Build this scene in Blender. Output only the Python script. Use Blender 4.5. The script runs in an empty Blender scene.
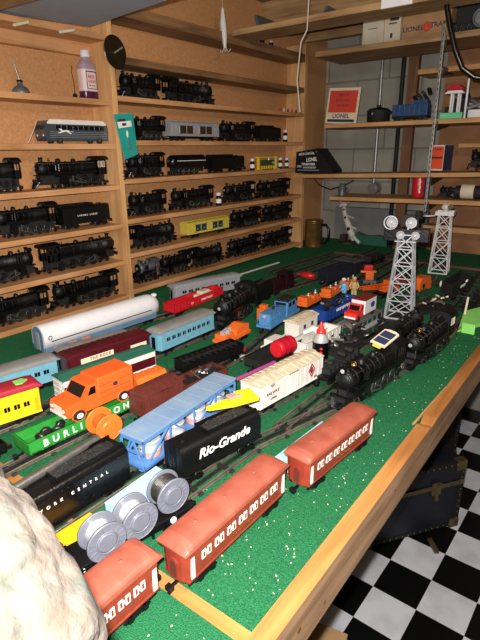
import bpy, math, random
from mathutils import Vector, Matrix, Euler
random.seed(7)
SC = bpy.context.scene
COL = SC.collection
PI = math.pi
def R(a): return math.radians(a)

# ---------------------------------------------------------------- camera geometry (480x640 photo) used to place things on known planes
FPX, YAW, PITCH, ROLL = 494.4, -.6522, .3304, -.0127
EYE = Vector((0, 0, 1.6))
_cy, _sy, _cp, _sp = math.cos(YAW), math.sin(YAW), math.cos(PITCH), math.sin(PITCH)
FWD = Vector((_sy*_cp, _cy*_cp, -_sp)); _r = Vector((_cy, -_sy, 0)); _u = _r.cross(FWD)
RGT = math.cos(ROLL)*_r + math.sin(ROLL)*_u
UPV = -math.sin(ROLL)*_r + math.cos(ROLL)*_u
def ray(x, y): return RGT*((x-240)/FPX) - UPV*((y-320)/FPX) + FWD
def oz(x, y, z):
    d = ray(x, y); return EYE + d*((z-1.6)/d.z)
def ox(x, y, X):
    d = ray(x, y); return EYE + d*(X/d.x)
def oy(x, y, Y):
    d = ray(x, y); return EYE + d*(Y/d.y)
def pjx(P):
    v = Vector(P)-EYE; z = v.dot(FWD); return 240+FPX*v.dot(RGT)/z
def y_on_shelf(px, x, z):
    a, b = .2, 3.2
    for _ in range(40):
        m = (a+b)/2
        if pjx((x, m, z)) < px: a = m
        else: b = m
    return (a+b)/2

T = 1.02          # table surface
RT = T+.011       # rail tops

# ---------------------------------------------------------------- materials
def lin(c):
    if isinstance(c, str):
        c = [int(c[i:i+2], 16)/255 for i in (0, 2, 4)]
    return tuple((v/12.92 if v <= .04045 else ((v+.055)/1.055)**2.4) for v in c) + (1,)
MATS = {}
def mat(name, col, rough=.5, metal=0, var=.12, scale=60, bump=.0, col2=None, bscale=None, spec=.5, alpha=None, stretch=None, emit=None, trans=0, coat=0):
    m = bpy.data.materials.new(name); m.use_nodes = True
    nt = m.node_tree; b = nt.nodes['Principled BSDF']
    c = lin(col)
    b.inputs['Roughness'].default_value = rough
    b.inputs['Metallic'].default_value = metal
    b.inputs['Specular IOR Level'].default_value = spec
    if coat: b.inputs['Coat Weight'].default_value = coat
    if trans: b.inputs['Transmission Weight'].default_value = trans
    tc = nt.nodes.new('ShaderNodeTexCoord'); mp = nt.nodes.new('ShaderNodeMapping')
    nt.links.new(tc.outputs['Object'], mp.inputs['Vector'])
    if stretch: mp.inputs['Scale'].default_value = stretch
    n = nt.nodes.new('ShaderNodeTexNoise'); n.inputs['Scale'].default_value = scale; n.inputs['Detail'].default_value = 5
    nt.links.new(mp.outputs[0], n.inputs['Vector'])
    rp = nt.nodes.new('ShaderNodeValToRGB'); rp.color_ramp.elements[0].position = .32; rp.color_ramp.elements[1].position = .68
    c2 = lin(col2) if col2 else tuple(v*(1-var) for v in c[:3])+(1,)
    c1 = c if col2 else tuple(min(1, v*(1+var)) for v in c[:3])+(1,)
    rp.color_ramp.elements[0].color = c2; rp.color_ramp.elements[1].color = c1
    nt.links.new(n.outputs['Fac'], rp.inputs['Fac']); nt.links.new(rp.outputs[0], b.inputs['Base Color'])
    if bump:
        n2 = nt.nodes.new('ShaderNodeTexNoise'); n2.inputs['Scale'].default_value = bscale or scale*3; n2.inputs['Detail'].default_value = 4
        nt.links.new(mp.outputs[0], n2.inputs['Vector'])
        bp = nt.nodes.new('ShaderNodeBump'); bp.inputs['Strength'].default_value = bump; bp.inputs['Distance'].default_value = .004
        nt.links.new(n2.outputs['Fac'], bp.inputs['Height']); nt.links.new(bp.outputs[0], b.inputs['Normal'])
    if emit:
        b.inputs['Emission Color'].default_value = lin(emit[0]); b.inputs['Emission Strength'].default_value = emit[1]
    MATS[name] = m
    return m
def wood_mat(name, c_light, c_dark, axis, rough=.6, ring=9, bumps=.25):
    """grain runs along axis (0,1,2)"""
    m = bpy.data.materials.new(name); m.use_nodes = True; nt = m.node_tree; b = nt.nodes['Principled BSDF']
    b.inputs['Roughness'].default_value = rough
    tc = nt.nodes.new('ShaderNodeTexCoord'); mp = nt.nodes.new('ShaderNodeMapping'); nt.links.new(tc.outputs['Object'], mp.inputs['Vector'])
    s = [1, 1, 1]; s[axis] = .07; mp.inputs['Scale'].default_value = s
    n = nt.nodes.new('ShaderNodeTexNoise'); n.inputs['Scale'].default_value = 45; n.inputs['Detail'].default_value = 6; n.inputs['Distortion'].default_value = .6
    nt.links.new(mp.outputs[0], n.inputs['Vector'])
    n3 = nt.nodes.new('ShaderNodeTexNoise'); n3.inputs['Scale'].default_value = 4.5; nt.links.new(tc.outputs['Object'], n3.inputs['Vector'])
    rp = nt.nodes.new('ShaderNodeValToRGB'); rp.color_ramp.elements[0].position = .3; rp.color_ramp.elements[1].position = .62
    rp.color_ramp.elements[0].color = lin(c_dark); rp.color_ramp.elements[1].color = lin(c_light)
    nt.links.new(n.outputs['Fac'], rp.inputs['Fac'])
    mx = nt.nodes.new('ShaderNodeMix'); mx.data_type = 'RGBA'; mx.blend_type = 'MULTIPLY'
    rp2 = nt.nodes.new('ShaderNodeValToRGB'); rp2.color_ramp.elements[0].color = (.72, .68, .62, 1); rp2.color_ramp.elements[1].color = (1, 1, 1, 1)
    rp2.color_ramp.elements[0].position = .35; rp2.color_ramp.elements[1].position = .6
    nt.links.new(n3.outputs['Fac'], rp2.inputs['Fac'])
    mx.inputs[0].default_value = 1
    nt.links.new(rp.outputs[0], mx.inputs[6]); nt.links.new(rp2.outputs[0], mx.inputs[7]); nt.links.new(mx.outputs[2], b.inputs['Base Color'])
    bp = nt.nodes.new('ShaderNodeBump'); bp.inputs['Strength'].default_value = bumps; bp.inputs['Distance'].default_value = .002
    nt.links.new(n.outputs['Fac'], bp.inputs['Height']); nt.links.new(bp.outputs[0], b.inputs['Normal'])
    MATS[name] = m; return m
# ---------------------------------------------------------------- geometry collector
class G:
    def __init__(s): s.v = []; s.f = []; s.mi = []; s.sm = []; s.m = 0
    def add(s, vs, fs, smooth=False):
        o = len(s.v); s.v += [tuple(v) for v in vs]
        for f in fs: s.f.append(tuple(o+i for i in f)); s.mi.append(s.m); s.sm.append(smooth)
        return s
    def use(s, m): s.m = m; return s
    def box(s, x0, x1, y0, y1, z0, z1, M=None):
        vs = [Vector(p) for p in ((x0,y0,z0),(x1,y0,z0),(x1,y1,z0),(x0,y1,z0),(x0,y0,z1),(x1,y0,z1),(x1,y1,z1),(x0,y1,z1))]
        if M: vs = [M @ v for v in vs]
        return s.add(vs, [(0,3,2,1),(4,5,6,7),(0,1,5,4),(1,2,6,5),(2,3,7,6),(3,0,4,7)])
    def bar(s, p, q, w, h=None):
        """rectangular stick from p to q"""
        p, q = Vector(p), Vector(q); d = (q-p); L = d.length; h = h or w
        M = Matrix.Translation(p) @ d.to_track_quat('X', 'Z').to_matrix().to_4x4()
        return s.box(0, L, -w/2, w/2, -h/2, h/2, M)
    def cyl(s, p, q, r, r2=None, n=14, caps=True):
        p, q = Vector(p), Vector(q); r2 = r if r2 is None else r2
        d = (q-p).normalized(); a = d.orthogonal().normalized(); b = d.cross(a)
        vs = []
        for c, rr in ((p, r), (q, r2)):
            for i in range(n):
                t = 2*PI*i/n; vs.append(c + a*rr*math.cos(t) + b*rr*math.sin(t))
        s.add(vs, [(i, (i+1) % n, n+(i+1) % n, n+i) for i in range(n)], True)
        if caps:
            s.add(vs[:n], [tuple(reversed(range(n)))]); s.add(vs[n:], [tuple(range(n))])
        return s
    def lathe(s, c, ax, prof, n=18):
        """prof: list of (distance along axis, radius)"""
        c = Vector(c); d = Vector(ax).normalized(); a = d.orthogonal().normalized(); b = d.cross(a)
        vs = []
        for h, r in prof:
            for i in range(n):
                t = 2*PI*i/n; vs.append(c + d*h + a*r*math.cos(t) + b*r*math.sin(t))
        fs = []
        for k in range(len(prof)-1):
            for i in range(n):
                j = (i+1) % n; fs.append((k*n+i, k*n+j, (k+1)*n+j, (k+1)*n+i))
        s.add(vs, fs, True)
        s.add(vs[:n], [tuple(reversed(range(n)))]); s.add(vs[-n:], [tuple(range(n))])
        return s
    def sph(s, c, r, n=12, k=8, sc=(1, 1, 1), jit=0):
        c = Vector(c); vs = []; fs = []
        for i in range(k+1):
            ph = PI*i/k
            for j in range(n):
                t = 2*PI*j/n; q = 1+random.uniform(-jit, jit) if 0 < i < k else 1
                vs.append(c+Vector((r*sc[0]*math.sin(ph)*math.cos(t)*q, r*sc[1]*math.sin(ph)*math.sin(t)*q, r*sc[2]*math.cos(ph)*q)))
        for i in range(k):
            for j in range(n):
                fs.append((i*n+j, (i+1)*n+j, (i+1)*n+(j+1) % n, i*n+(j+1) % n))
        return s.add(vs, fs, True)
    def tube(s, pts, r, n=8):
        pts = [Vector(p) for p in pts]; vs = []; fs = []
        prev = None
        for i, p in enumerate(pts):
            d = (pts[min(i+1, len(pts)-1)]-pts[max(i-1, 0)]).normalized()
            a = d.orthogonal().normalized() if prev is None else (prev - d*prev.dot(d)).normalized()
            prev = a; b = d.cross(a)
            rr = r[i] if isinstance(r, (list, tuple)) else r
            for j in range(n):
                t = 2*PI*j/n; vs.append(p+a*rr*math.cos(t)+b*rr*math.sin(t))
        for i in range(len(pts)-1):
            for j in range(n): fs.append((i*n+j, i*n+(j+1) % n, (i+1)*n+(j+1) % n, (i+1)*n+j))
        s.add(vs, fs, True)
        s.add(vs[:n], [tuple(reversed(range(n)))]); s.add(vs[-n:], [tuple(range(n))]); return s
    def prism(s, prof, a0, a1, axis='x', smooth=False, M=None):
        """closed 2-D profile extruded along axis. x: prof=(y,z); y: prof=(x,z); z: prof=(x,y)"""
        def P(a, p):
            return Vector((a, p[0], p[1]) if axis == 'x' else (p[0], a, p[1]) if axis == 'y' else (p[0], p[1], a))
        n = len(prof)
        vs = [P(a0, p) for p in prof]+[P(a1, p) for p in prof]
        if M: vs = [M @ v for v in vs]
        area = sum(prof[i][0]*prof[(i+1) % n][1]-prof[(i+1) % n][0]*prof[i][1] for i in range(n))
        fl = (area > 0) ^ (axis == 'y')
        side = [(i, (i+1) % n, n+(i+1) % n, n+i) for i in range(n)]
        c0, c1 = tuple(reversed(range(n))), tuple(range(n, 2*n))
        if not fl: side = [tuple(reversed(f)) for f in side]; c0, c1 = tuple(reversed(c0)), tuple(reversed(c1))
        s.add(vs, side, smooth); s.add(vs[:n], [c0]); s.add(vs[n:], [tuple(i-n for i in c1)])
        return s
    def ring(s, c, ax, R0, r, n=20, k=6):
        c = Vector(c); d = Vector(ax).normalized(); a = d.orthogonal().normalized(); b = d.cross(a); vs = []; fs = []
        for i in range(n):
            t = 2*PI*i/n; e = a*math.cos(t)+b*math.sin(t)
            for j in range(k):
                u = 2*PI*j/k; vs.append(c+e*(R0+r*math.cos(u))+d*r*math.sin(u))
        for i in range(n):
            for j in range(k):
                fs.append((i*k+j, ((i+1) % n)*k+j, ((i+1) % n)*k+(j+1) % k, i*k+(j+1) % k))
        return s.add(vs, fs, True)
    def xf(s, M):
        s.v = [tuple(M @ Vector(v)) for v in s.v]; return s
    def mesh(s, name, mats):
        me = bpy.data.meshes.new(name); me.from_pydata(s.v, [], s.f)
        for i, p in enumerate(me.polygons): p.material_index = s.mi[i]; p.use_smooth = s.sm[i]
        for m in (mats if isinstance(mats, (list, tuple)) else [mats]):
            me.materials.append(MATS[m] if isinstance(m, str) else m)
        me.update(); return me
    def build(s, name, mats, parent=None, bevel=0, loc=None):
        o = bpy.data.objects.new(name, s.mesh(name, mats)); COL.objects.link(o)
        if parent is not None: o.parent = parent
        if loc is not None: o.location = loc
        if bevel:
            b = o.modifiers.new('bevel', 'BEVEL'); b.width = bevel; b.segments = 2; b.limit_method = 'ANGLE'; b.angle_limit = R(40)
        return o
def tag(o, label=None, cat=None, group=None, kind=None):
    if label: o['label'] = label
    if cat: o['category'] = cat
    if group: o['group'] = group
    if kind: o['kind'] = kind
    return o
def empty(name, label, cat, loc=(0, 0, 0), rz=0, group=None):
    o = bpy.data.objects.new(name, None); COL.objects.link(o); o.empty_display_size = .02
    o.location = loc; o.rotation_euler = (0, 0, rz)
    return tag(o, label, cat, group)
def inst(me, name, parent, loc, rot=(0, 0, 0), scale=None):
    o = bpy.data.objects.new(name, me); COL.objects.link(o); o.parent = parent; o.location = loc; o.rotation_euler = rot
    if scale: o.scale = scale
    return o
def dup(o, parent=None):
    c = o.copy(); COL.objects.link(c); c.parent = parent
    for ch in list(o.children): dup(ch, c)
    return c
def pose(o, A, B, w, z, L0=None, s=1, flip=False):
    """A, B: ground points of the right-hand side, near and far end; centre goes half a width to the left"""
    A = Vector((A[0], A[1], 0)); B = Vector((B[0], B[1], 0)); d = (B-A); L = d.length; d.normalize()
    c = (A+B)/2 + Vector((-d.y, d.x, 0))*w/2
    o.location = (c.x, c.y, z); o.rotation_euler = (0, 0, math.atan2(d.y, d.x)+(PI if flip else 0))
    if L0: o.scale = (L/L0, s, s)
    return o
_tx = {}
def text_mesh(txt, size, m, ext=.0003, shear=0, align='CENTER', sp=1.0):
    k = (txt, size, m, shear, align, sp)
    if k in _tx: return _tx[k]
    cu = bpy.data.curves.new('t', 'FONT'); cu.body = txt; cu.size = size; cu.extrude = ext; cu.shear = shear; cu.align_x = align; cu.align_y = 'CENTER'; cu.space_character = sp
    cu.resolution_u = 3; cu.offset = size*.018
    o = bpy.data.objects.new('t', cu); COL.objects.link(o); bpy.context.view_layer.update()
    me = bpy.data.meshes.new_from_object(o.evaluated_get(bpy.context.evaluated_depsgraph_get())); bpy.data.objects.remove(o)
    me.materials.clear(); me.materials.append(MATS[m]); me.name = 'lettering'; _tx[k] = me; return me
def lettering(parent, txt, size, m, loc, rot, **k):
    return inst(text_mesh(txt, size, m, **k), 'lettering', parent, loc, rot)
RSIDE = (PI/2, 0, 0)          # lettering on the -y side
LSIDE = (PI/2, 0, PI)         # lettering on the +y side
def arc(cx, cz, rx, rz, a0, a1, n):
    return [(cx+rx*math.cos(R(a0+(a1-a0)*i/n)), cz+rz*math.sin(R(a0+(a1-a0)*i/n))) for i in range(n+1)]

# ---------------------------------------------------------------- palette
mat('black_metal', '060607', .48, .0, .3, 80, .25, bscale=300, spec=.4)
mat('black_gloss', '0a0a0b', .28, 0, .3, 60, .15, bscale=200)
mat('black_dull', '141414', .7, 0, .3, 90, .3)
mat('coal', '1b1a19', .55, 0, .5, 300, 1, bscale=500)
mat('steel', '8d8b86', .35, .85, .15, 90, .1)
mat('steel_dark', '4a4947', .4, .8, .3, 90, .2)
mat('wheel_dark', '232221', .45, .6, .3, 90, .1)
mat('rail_metal', '8f8577', .45, .8, .3, 50, .2)
mat('silver_paint', 'a4a6ab', .38, .25, .08, 80)
mat('silver_plastic', '686a75', .4, .05, .06, 60)
mat('silver_core', 'c9cac9', .3, .4, .06, 60)
mat('white_letter', 'e8e6df', .6, 0, .03, 50)
mat('white_plastic', 'e2e0e2', .35, 0, .03, 50)
mat('white_dusty', 'd8d4cc', .6, 0, .06, 50, .05)
mat('cream', 'd9cdb0', .55, 0, .08, 70, .1)
mat('cream_roof', 'c5b79d', .6, 0, .15, 70, .1)
mat('coach_red', '8c3424', .42, 0, .1, 60, .06, col2='7a2c1f')
mat('coach_roof', '9c5444', .5, 0, .1, 25, .08, col2='84402f')
mat('maroon', '4a0f18', .35, 0, .12, 60, .05)
mat('brown_plastic', '5e2a22', .5, 0, .15, 60, .1)
mat('blue_coach', '6ba3b6', .4, 0, .08, 50, .05)
mat('grey_roof', '7f7f7d', .5, 0, .1, 30, .08)
mat('blue_frame', '4f7cb4', .5, 0, .06, 40, .05)
mat('blue_roof', '6481a4', .62, 0, .12, 18, .08, col2='7b91a6')
mat('blue_switcher', '4c86b8', .42, 0, .08, 40, .05)
mat('blue_dark', '1c3f8c', .4, 0, .1, 40, .05)
mat('navy', '171b2b', .55, 0, .2, 40, .2)
mat('pale_blue', '9dc6d8', .4, 0, .04, 40)
mat('green_gondola', '2c8a34', .42, 0, .08, 60, .05)
mat('green_coach', '2b4a24', .45, 0, .12, 50, .08)
mat('green_roof', '2b6350', .45, 0, .1, 40, .05)
mat('lime', '8bd86e', .35, 0, .05, 40)
mat('mint', '6fd29a', .4, 0, .05, 40)
mat('orange', 'ee5c22', .42, 0, .05, 50, .03)
mat('orange_toy', 'e56a25', .42, 0, .08, 50, .03)
mat('yellow', 'eec21e', .42, 0, .05, 50, .03)
mat('yellow_orange', 'f0a818', .42, 0, .05, 50, .03)
mat('yellow_pale', 'd3c04c', .45, 0, .05, 50, .03)
mat('trolley_red', '9c2030', .5, 0, .1, 50, .05)
mat('red', 'c51f28', .38, 0, .08, 50, .03)
mat('red_bright', 'e3332a', .38, 0, .05, 50, .03)
mat('drum_red', 'b31428', .35, 0, .08, 50, .03)
mat('magenta', 'b04a92', .4, 0, .05, 50)
mat('pink', 'd88a80', .5, 0, .08, 50)
mat('window_dark', '0e0f12', .15, 0, .1, 50)
mat('window_warm', '3a2a1c', .25, 0, .3, 50)
mat('window_blue', '1f3f52', .2, 0, .4, 40)
mat('rubber', '131313', .75, 0, .2, 50, .1)
mat('brass', 'a98446', .35, .85, .2, 50, .1)
mat('copper_can', 'a07a46', .4, .8, .25, 25, .1)
mat('cardboard', 'a9835a', .8, 0, .1, 20, .05)
mat('card_cream', 'cfc4ae', .75, 0, .06, 20)
mat('box_orange', 'e2532c', .6, 0, .05, 20)
mat('box_red', 'c9412e', .6, 0, .06, 20)
mat('box_navy', '283050', .6, 0, .06, 20)
mat('ink', '38292c', .7, 0, .1, 20)
mat('ink_red', '8a2233', .7, 0, .1, 20)
mat('teal', '20998f', .45, 0, .08, 30, .1)
mat('liquid_purple', '4a1f38', .25, 0, .2, 30)
mat('clear_plastic', 'a89098', .25, 0, .05, 30)
mat('label_pink', 'dfc6c0', .5, 0, .06, 60)
mat('cord_white', 'c9bfb0', .8, 0, .1, 60)
mat('trunk_navy', '131722', .55, 0, .15, 30, .2)
mat('old_brass', '7a6a4a', .45, .7, .35, 30, .2)
mat('galv', 'a8a9a8', .4, .7, .15, 40, .1)
mat('dark_wood_item', '3b2a20', .6, 0, .2, 30, .1)
mat('figure_white', 'd9d4cc', .5, 0, .05, 40)
mat('flesh', 'c08a6a', .6, 0, .05, 40)
mat('sky_blue', '5fb6e0', .4, 0, .05, 40)
mat('tan', 'c9b078', .5, 0, .08, 40)
mat('gun_grey', '5d6064', .45, .3, .2, 50, .2)
wood_mat('pine_y', 'd6a070', 'b8824e', 1)
wood_mat('pine_z', 'dfae78', 'c7925c', 2)
wood_mat('pine_x', 'cfa06a', 'b1804c', 0)
wood_mat('edge_top', 'bd8248', '9a6230', 1)
wood_mat('edge_side', 'ad8a68', '7c5d42', 1)
wood_mat('joist_x', 'b89468', '8a6744', 0)
wood_mat('joist_y', '96704a', '6a4a30', 1)
wood_mat('old_wood_z', '8a6242', '6a452c', 2)
def hardboard():
    m = mat('hardboard', 'c6905f', .75, 0, .1, 130, .10, col2='b27d4e', bscale=260)
    return m
hardboard()
mat('plywood_dark', 'a0714a', .7, 0, .1, 12, .05, col2='8a5c3a')
mat('panel_grey', '9aa2ac', .7, 0, .05, 20, .05)
def turf():
    m = mat('green_mat', '2f7f50', .95, 0, .1, 420, .9, col2='185636', bscale=700, spec=.15)
turf()
def concrete():
    m = bpy.data.materials.new('block_wall'); m.use_nodes = True; nt = m.node_tree; b = nt.nodes['Principled BSDF']; b.inputs['Roughness'].default_value = .85
    tc = nt.nodes.new('ShaderNodeTexCoord'); mp = nt.nodes.new('ShaderNodeMapping'); mp.inputs['Rotation'].default_value = (PI/2, 0, 0); mp.inputs['Location'].default_value = (.06, .0, 0)
    nt.links.new(tc.outputs['Object'], mp.inputs['Vector'])
    br = nt.nodes.new('ShaderNodeTexBrick'); br.inputs['Scale'].default_value = 1; br.inputs['Brick Width'].default_value = .40; br.inputs['Row Height'].default_value = .20; br.inputs['Mortar Size'].default_value = .006; br.inputs['Mortar Smooth'].default_value = .3
    br.inputs['Color1'].default_value = lin('aeaba0'); br.inputs['Color2'].default_value = lin('a29f96'); br.inputs['Mortar'].default_value = lin('8a857c')
    nt.links.new(mp.outputs[0], br.inputs['Vector'])
    n = nt.nodes.new('ShaderNodeTexNoise'); n.inputs['Scale'].default_value = 7; n.inputs['Detail'].default_value = 8; nt.links.new(tc.outputs['Object'], n.inputs['Vector'])
    rp = nt.nodes.new('ShaderNodeValToRGB'); rp.color_ramp.elements[0].color = (.6, .6, .6, 1); rp.color_ramp.elements[1].color = (1.15, 1.12, 1.05, 1); nt.links.new(n.outputs['Fac'], rp.inputs['Fac'])
    mx = nt.nodes.new('ShaderNodeMix'); mx.data_type = 'RGBA'; mx.blend_type = 'MULTIPLY'; mx.inputs[0].default_value = 1
    nt.links.new(br.outputs['Color'], mx.inputs[6]); nt.links.new(rp.outputs[0], mx.inputs[7]); nt.links.new(mx.outputs[2], b.inputs['Base Color'])
    bp = nt.nodes.new('ShaderNodeBump'); bp.inputs['Strength'].default_value = .5; bp.inputs['Distance'].default_value = .006; bp.invert = True
    nt.links.new(br.outputs['Fac'], bp.inputs['Height']); nt.links.new(bp.outputs[0], b.inputs['Normal'])
    MATS['block_wall'] = m
concrete()
TILE = .1675
def floor_mat():
    m = bpy.data.materials.new('checker_floor'); m.use_nodes = True; nt = m.node_tree; b = nt.nodes['Principled BSDF']; b.inputs['Roughness'].default_value = .35
    tc = nt.nodes.new('ShaderNodeTexCoord'); mp = nt.nodes.new('ShaderNodeMapping'); nt.links.new(tc.outputs['Object'], mp.inputs['Vector'])
    k = 1/TILE; ang = .0274
    # texture = rotate(world)*k, grid origin at (-.495,1.474)
    c, s = math.cos(ang), math.sin(ang); ox_, oy_ = -.495, 1.474
    mp.inputs['Rotation'].default_value = (0, 0, ang); mp.inputs['Scale'].default_value = (k, k, 0)
    # mapping POINT: scale, rotate, translate
    sx, sy = ox_*k, oy_*k; rx, ry = c*sx-s*sy, s*sx+c*sy
    mp.inputs['Location'].default_value = (-rx, -ry, .5)
    ch = nt.nodes.new('ShaderNodeTexChecker'); ch.inputs['Scale'].default_value = 1; ch.inputs['Color1'].default_value = lin('e8ebf4'); ch.inputs['Color2'].default_value = lin('0d0d0f')
    nt.links.new(mp.outputs[0], ch.inputs['Vector'])
    n = nt.nodes.new('ShaderNodeTexNoise'); n.inputs['Scale'].default_value = 9; n.inputs['Detail'].default_value = 9; nt.links.new(tc.outputs['Object'], n.inputs['Vector'])
    rp = nt.nodes.new('ShaderNodeValToRGB'); rp.color_ramp.elements[0].color = (.82, .82, .82, 1); rp.color_ramp.elements[0].position = .35; rp.color_ramp.elements[1].position = .55; nt.links.new(n.outputs['Fac'], rp.inputs['Fac'])
    mx = nt.nodes.new('ShaderNodeMix'); mx.data_type = 'RGBA'; mx.blend_type = 'MULTIPLY'; mx.inputs[0].default_value = 1
    nt.links.new(ch.outputs['Color'], mx.inputs[6]); nt.links.new(rp.outputs[0], mx.inputs[7]); nt.links.new(mx.outputs[2], b.inputs['Base Color'])
    MATS['checker_floor'] = m
floor_mat()
# ================================================================ ROOM
def struct(name, g, mats, bevel=0): return tag(g.build(name, mats, None, bevel), kind='structure')
WX = -1.68; WY = 3.15; CZ = 2.32
struct('floor', G().box(-2.3, 1.6, -1.2, 3.3, -.04, 0), 'checker_floor')
struct('wall_left', G().box(WX-.05, WX, -1.2, WY, 0, CZ), 'hardboard')
struct('wall_back', G().box(WX-.05, 1.6, WY, WY+.08, 0, CZ), 'block_wall')
struct('ceiling', G().box(WX-.05, 1.6, -1.2, WY+.08, CZ, CZ+.03), 'joist_y')
# foundation ledge along the back wall above the table
struct('trim_1', G().box(-1.545, -.93, 3.10, WY, T, 1.235), 'galv_dull' if 'galv_dull' in MATS else mat('ledge_paint', '7f7f7c', .7, 0, .08, 20, .05))
# ceiling joists running across the room and along the left wall
for i, y in enumerate((2.42, 2.86)):
    struct('ceiling_joist', G().box(WX+.0, 1.5, y, y+.04, 2.2, CZ), 'joist_x', .002)
# ---- left-wall racks
def rack(name, label, ya, yb, zs, extra=None):
    e = empty(name, label, 'shelf rack', (WX, ya, T))
    for z in zs:
        g = G().box(.001, .122, 0, yb-ya, z-.019-T, z-T)
        g.build('shelf_board', 'pine_y', e, .0015)
    if extra: extra(e)
    return e
ZL = [1.779, 1.629, 1.480, 1.331, 1.186, 1.040]
ZR = [1.797, 1.642, 1.499, 1.345, 1.207, 1.056]
def exL(e):
    G().box(.001, .128, 1.287-.25, 1.309-.25, 0, 2.2-T).build('divider', 'pine_z', e, .0015)
    G().box(.001, .03, -.5, 1.036, 1.93-T, 1.972-T).build('rail', 'pine_y', e, .0015)
    G().box(.001, .122, -.5, 1.036, 1.972-T, 1.99-T).build('top_board', 'pine_y', e, .0015)
def exR(e):
    G().box(.001, .122, 2.67-1.309, 2.70-1.309, 0, 2.15-T).build('end_panel', 'pine_z', e, .0015)
    G().box(.001, .122, 0, 1.36, 1.905-T, 1.93-T).build('shelf_board', 'joist_y', e, .0015)
    G().box(.001, .122, 0, 1.36, 2.06-T, 2.10-T).build('top_board', 'joist_y', e, .0015)
rack('shelf_rack', 'left bay of pine train shelves with divider post, nearest the camera', .25, 1.286, ZL, exL)
rack('shelf_rack', 'long right bay of pine train shelves beyond the divider post on the hardboard wall', 1.309, 2.669, ZR, exR)
# grey panel fixed under the joists, top left
e = oz(90, 26, 1.995); a = oz(165, 0, 1.995); b = oz(0, 12, 1.995)
pn = G(); d1 = (a-e).normalized(); d2 = (b-e).normalized()
pv = [e, e+d1*1.1, e+d1*1.1+d2*.75, e+d2*.75]
pn.prism([(p.x, p.y) for p in pv], 1.995, 2.005, 'z')
pn = G().prism([(-1.536, 1.200), (-.75, 1.098), (-.75, .2), (-1.62, .2), (-1.595, .92)], 1.997, 2.007, 'z')
tag(pn.build('ceiling_panel', 'panel_grey'), 'pale blue-grey sheet panel fixed overhead at upper left', 'panel')
_q = [oz(-20, 15.5, 1.97), oz(60, -6.5, 1.97)]; _d = (_q[1]-_q[0]).normalized(); _n = Vector((_d.y, -_d.x, 0)); _q = [_q[0]-_d*.1, _q[1]+_d*.5, _q[1]+_d*.5+_n*.12, _q[0]-_d*.1+_n*.12]
tag(G().prism([(v.x, v.y) for v in _q], 1.97, 1.996, 'z').build('joist_strip', 'joist_x'), 'wooden strip under the grey sheet panel in the upper left corner', 'board')
# joist board crossing the top of the view
tag(G().box(-1.552, 1.2, 2.0, 2.15, 2.090, 2.114).build('overhead_board', 'joist_x', None, .002), 'topmost rough pine board crossing overhead from the left wall', 'board')
# ---- back shelves
YB = 2.55
def bshelf(x0, x1, z, depth, label, th=.02, m='pine_x', tilt=0):
    g = G().box(0, x1-x0, 0, depth, -th, 0)
    o = g.build('shelf_board', m, None, .0015); o.location = (x0, YB, z); o.rotation_euler = (0, -math.atan2(tilt, x1-x0), 0)
    return tag(o, label, 'shelf')
bshelf(-1.43, .25, 2.083, .30, 'highest back shelf board, carrying the cream and LIONEL TRAINS cartons', .026, 'joist_x')
bshelf(-1.36, .25, 1.727, .26, 'back shelf board carrying the black pot and blue locomotive')
bshelf(-1.545, .25, 1.466, .26, 'back shelf board carrying the small orange carton, touching the left rack', tilt=.045)
bshelf(-1.31, .25, 1.352, .26, 'lowest back shelf board, carrying the red drink can', tilt=.02)
# short shelf at right, higher
tag(G().box(-.905, .3, 2.62, 2.80, 1.935, 1.957).build('shelf_board', 'pine_x', None, .0015), 'short pine shelf board right of the metal upright, below the carton shelf', 'shelf')
tag(G().box(-.74, .3, 2.86, 2.95, 1.60, 1.62).build('shelf_board', 'pine_x', None, .0015), 'narrow pine board low behind the metal upright at right', 'shelf')
tag(G().box(-.90, .4, 2.93, 3.03, 1.15, 1.18).build('shelf_board', 'pine_x', None, .0015), 'dark wooden board behind the white tower, just above the table', 'shelf')
# brown panel, post and pipes behind
tag(G().box(-.90, .8, 3.05, 3.07, T, 2.25).build('brown_panel', 'plywood_dark'), 'brown fibre panel standing behind the right end of the back shelves', 'panel')
tag(G().box(-1.075, -1.02, 2.95, 2.99, T, 2.2).build('wood_post', 'old_wood_z', None, .002), 'upright wooden post behind the back shelves beside the black pipe', 'post')
tag(G().cyl((-1.12, 3.0, T), (-1.12, 3.0, 2.3), .012).build('black_pipe', 'black_dull'), 'black vertical pipe left of the wooden post at the back wall', 'pipe')
# conduit with box
p0 = empty('conduit', 'white conduit pipe with a round junction box running down the block wall', 'pipe', (-1.27, 3.06, T))
G().cyl((0, 0, .30), (0, 0, 1.29), .009).build('pipe', 'galv', p0)
G().box(-.012, .012, -.012, .04, .74, .80).build('clamp', 'brass', p0, .002)
G().cyl((0, -.012, .345), (0, .05, .345), .034).cyl((0, -.016, .345), (0, -.012, .345), .022).build('junction_box', 'galv', p0)
# slotted standards and brackets
st = empty('shelf_upright', 'slotted galvanized metal shelf upright with dark brackets under the back shelves', 'shelf upright', (-.778, 2.535, 1.30))
g = G().box(-.006, .006, 0, .012, 0, .82)
g.build('rail', 'galv', st, .001)
g = G()
for i in range(34): g.box(-.0016, .0016, -.0006, .0002, .01+i*.0245, .022+i*.0245)
g.build('slots', 'black_dull', st)
for z in (2.055, 1.93, 1.70, 1.45, 1.33):
    g = G().prism([(.012, z-1.28), (.27, z-1.28), (.27, z-1.288), (.012, z-1.318)], .009, .014, 'x')
    g.build('bracket', 'steel_dark', st)
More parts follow.
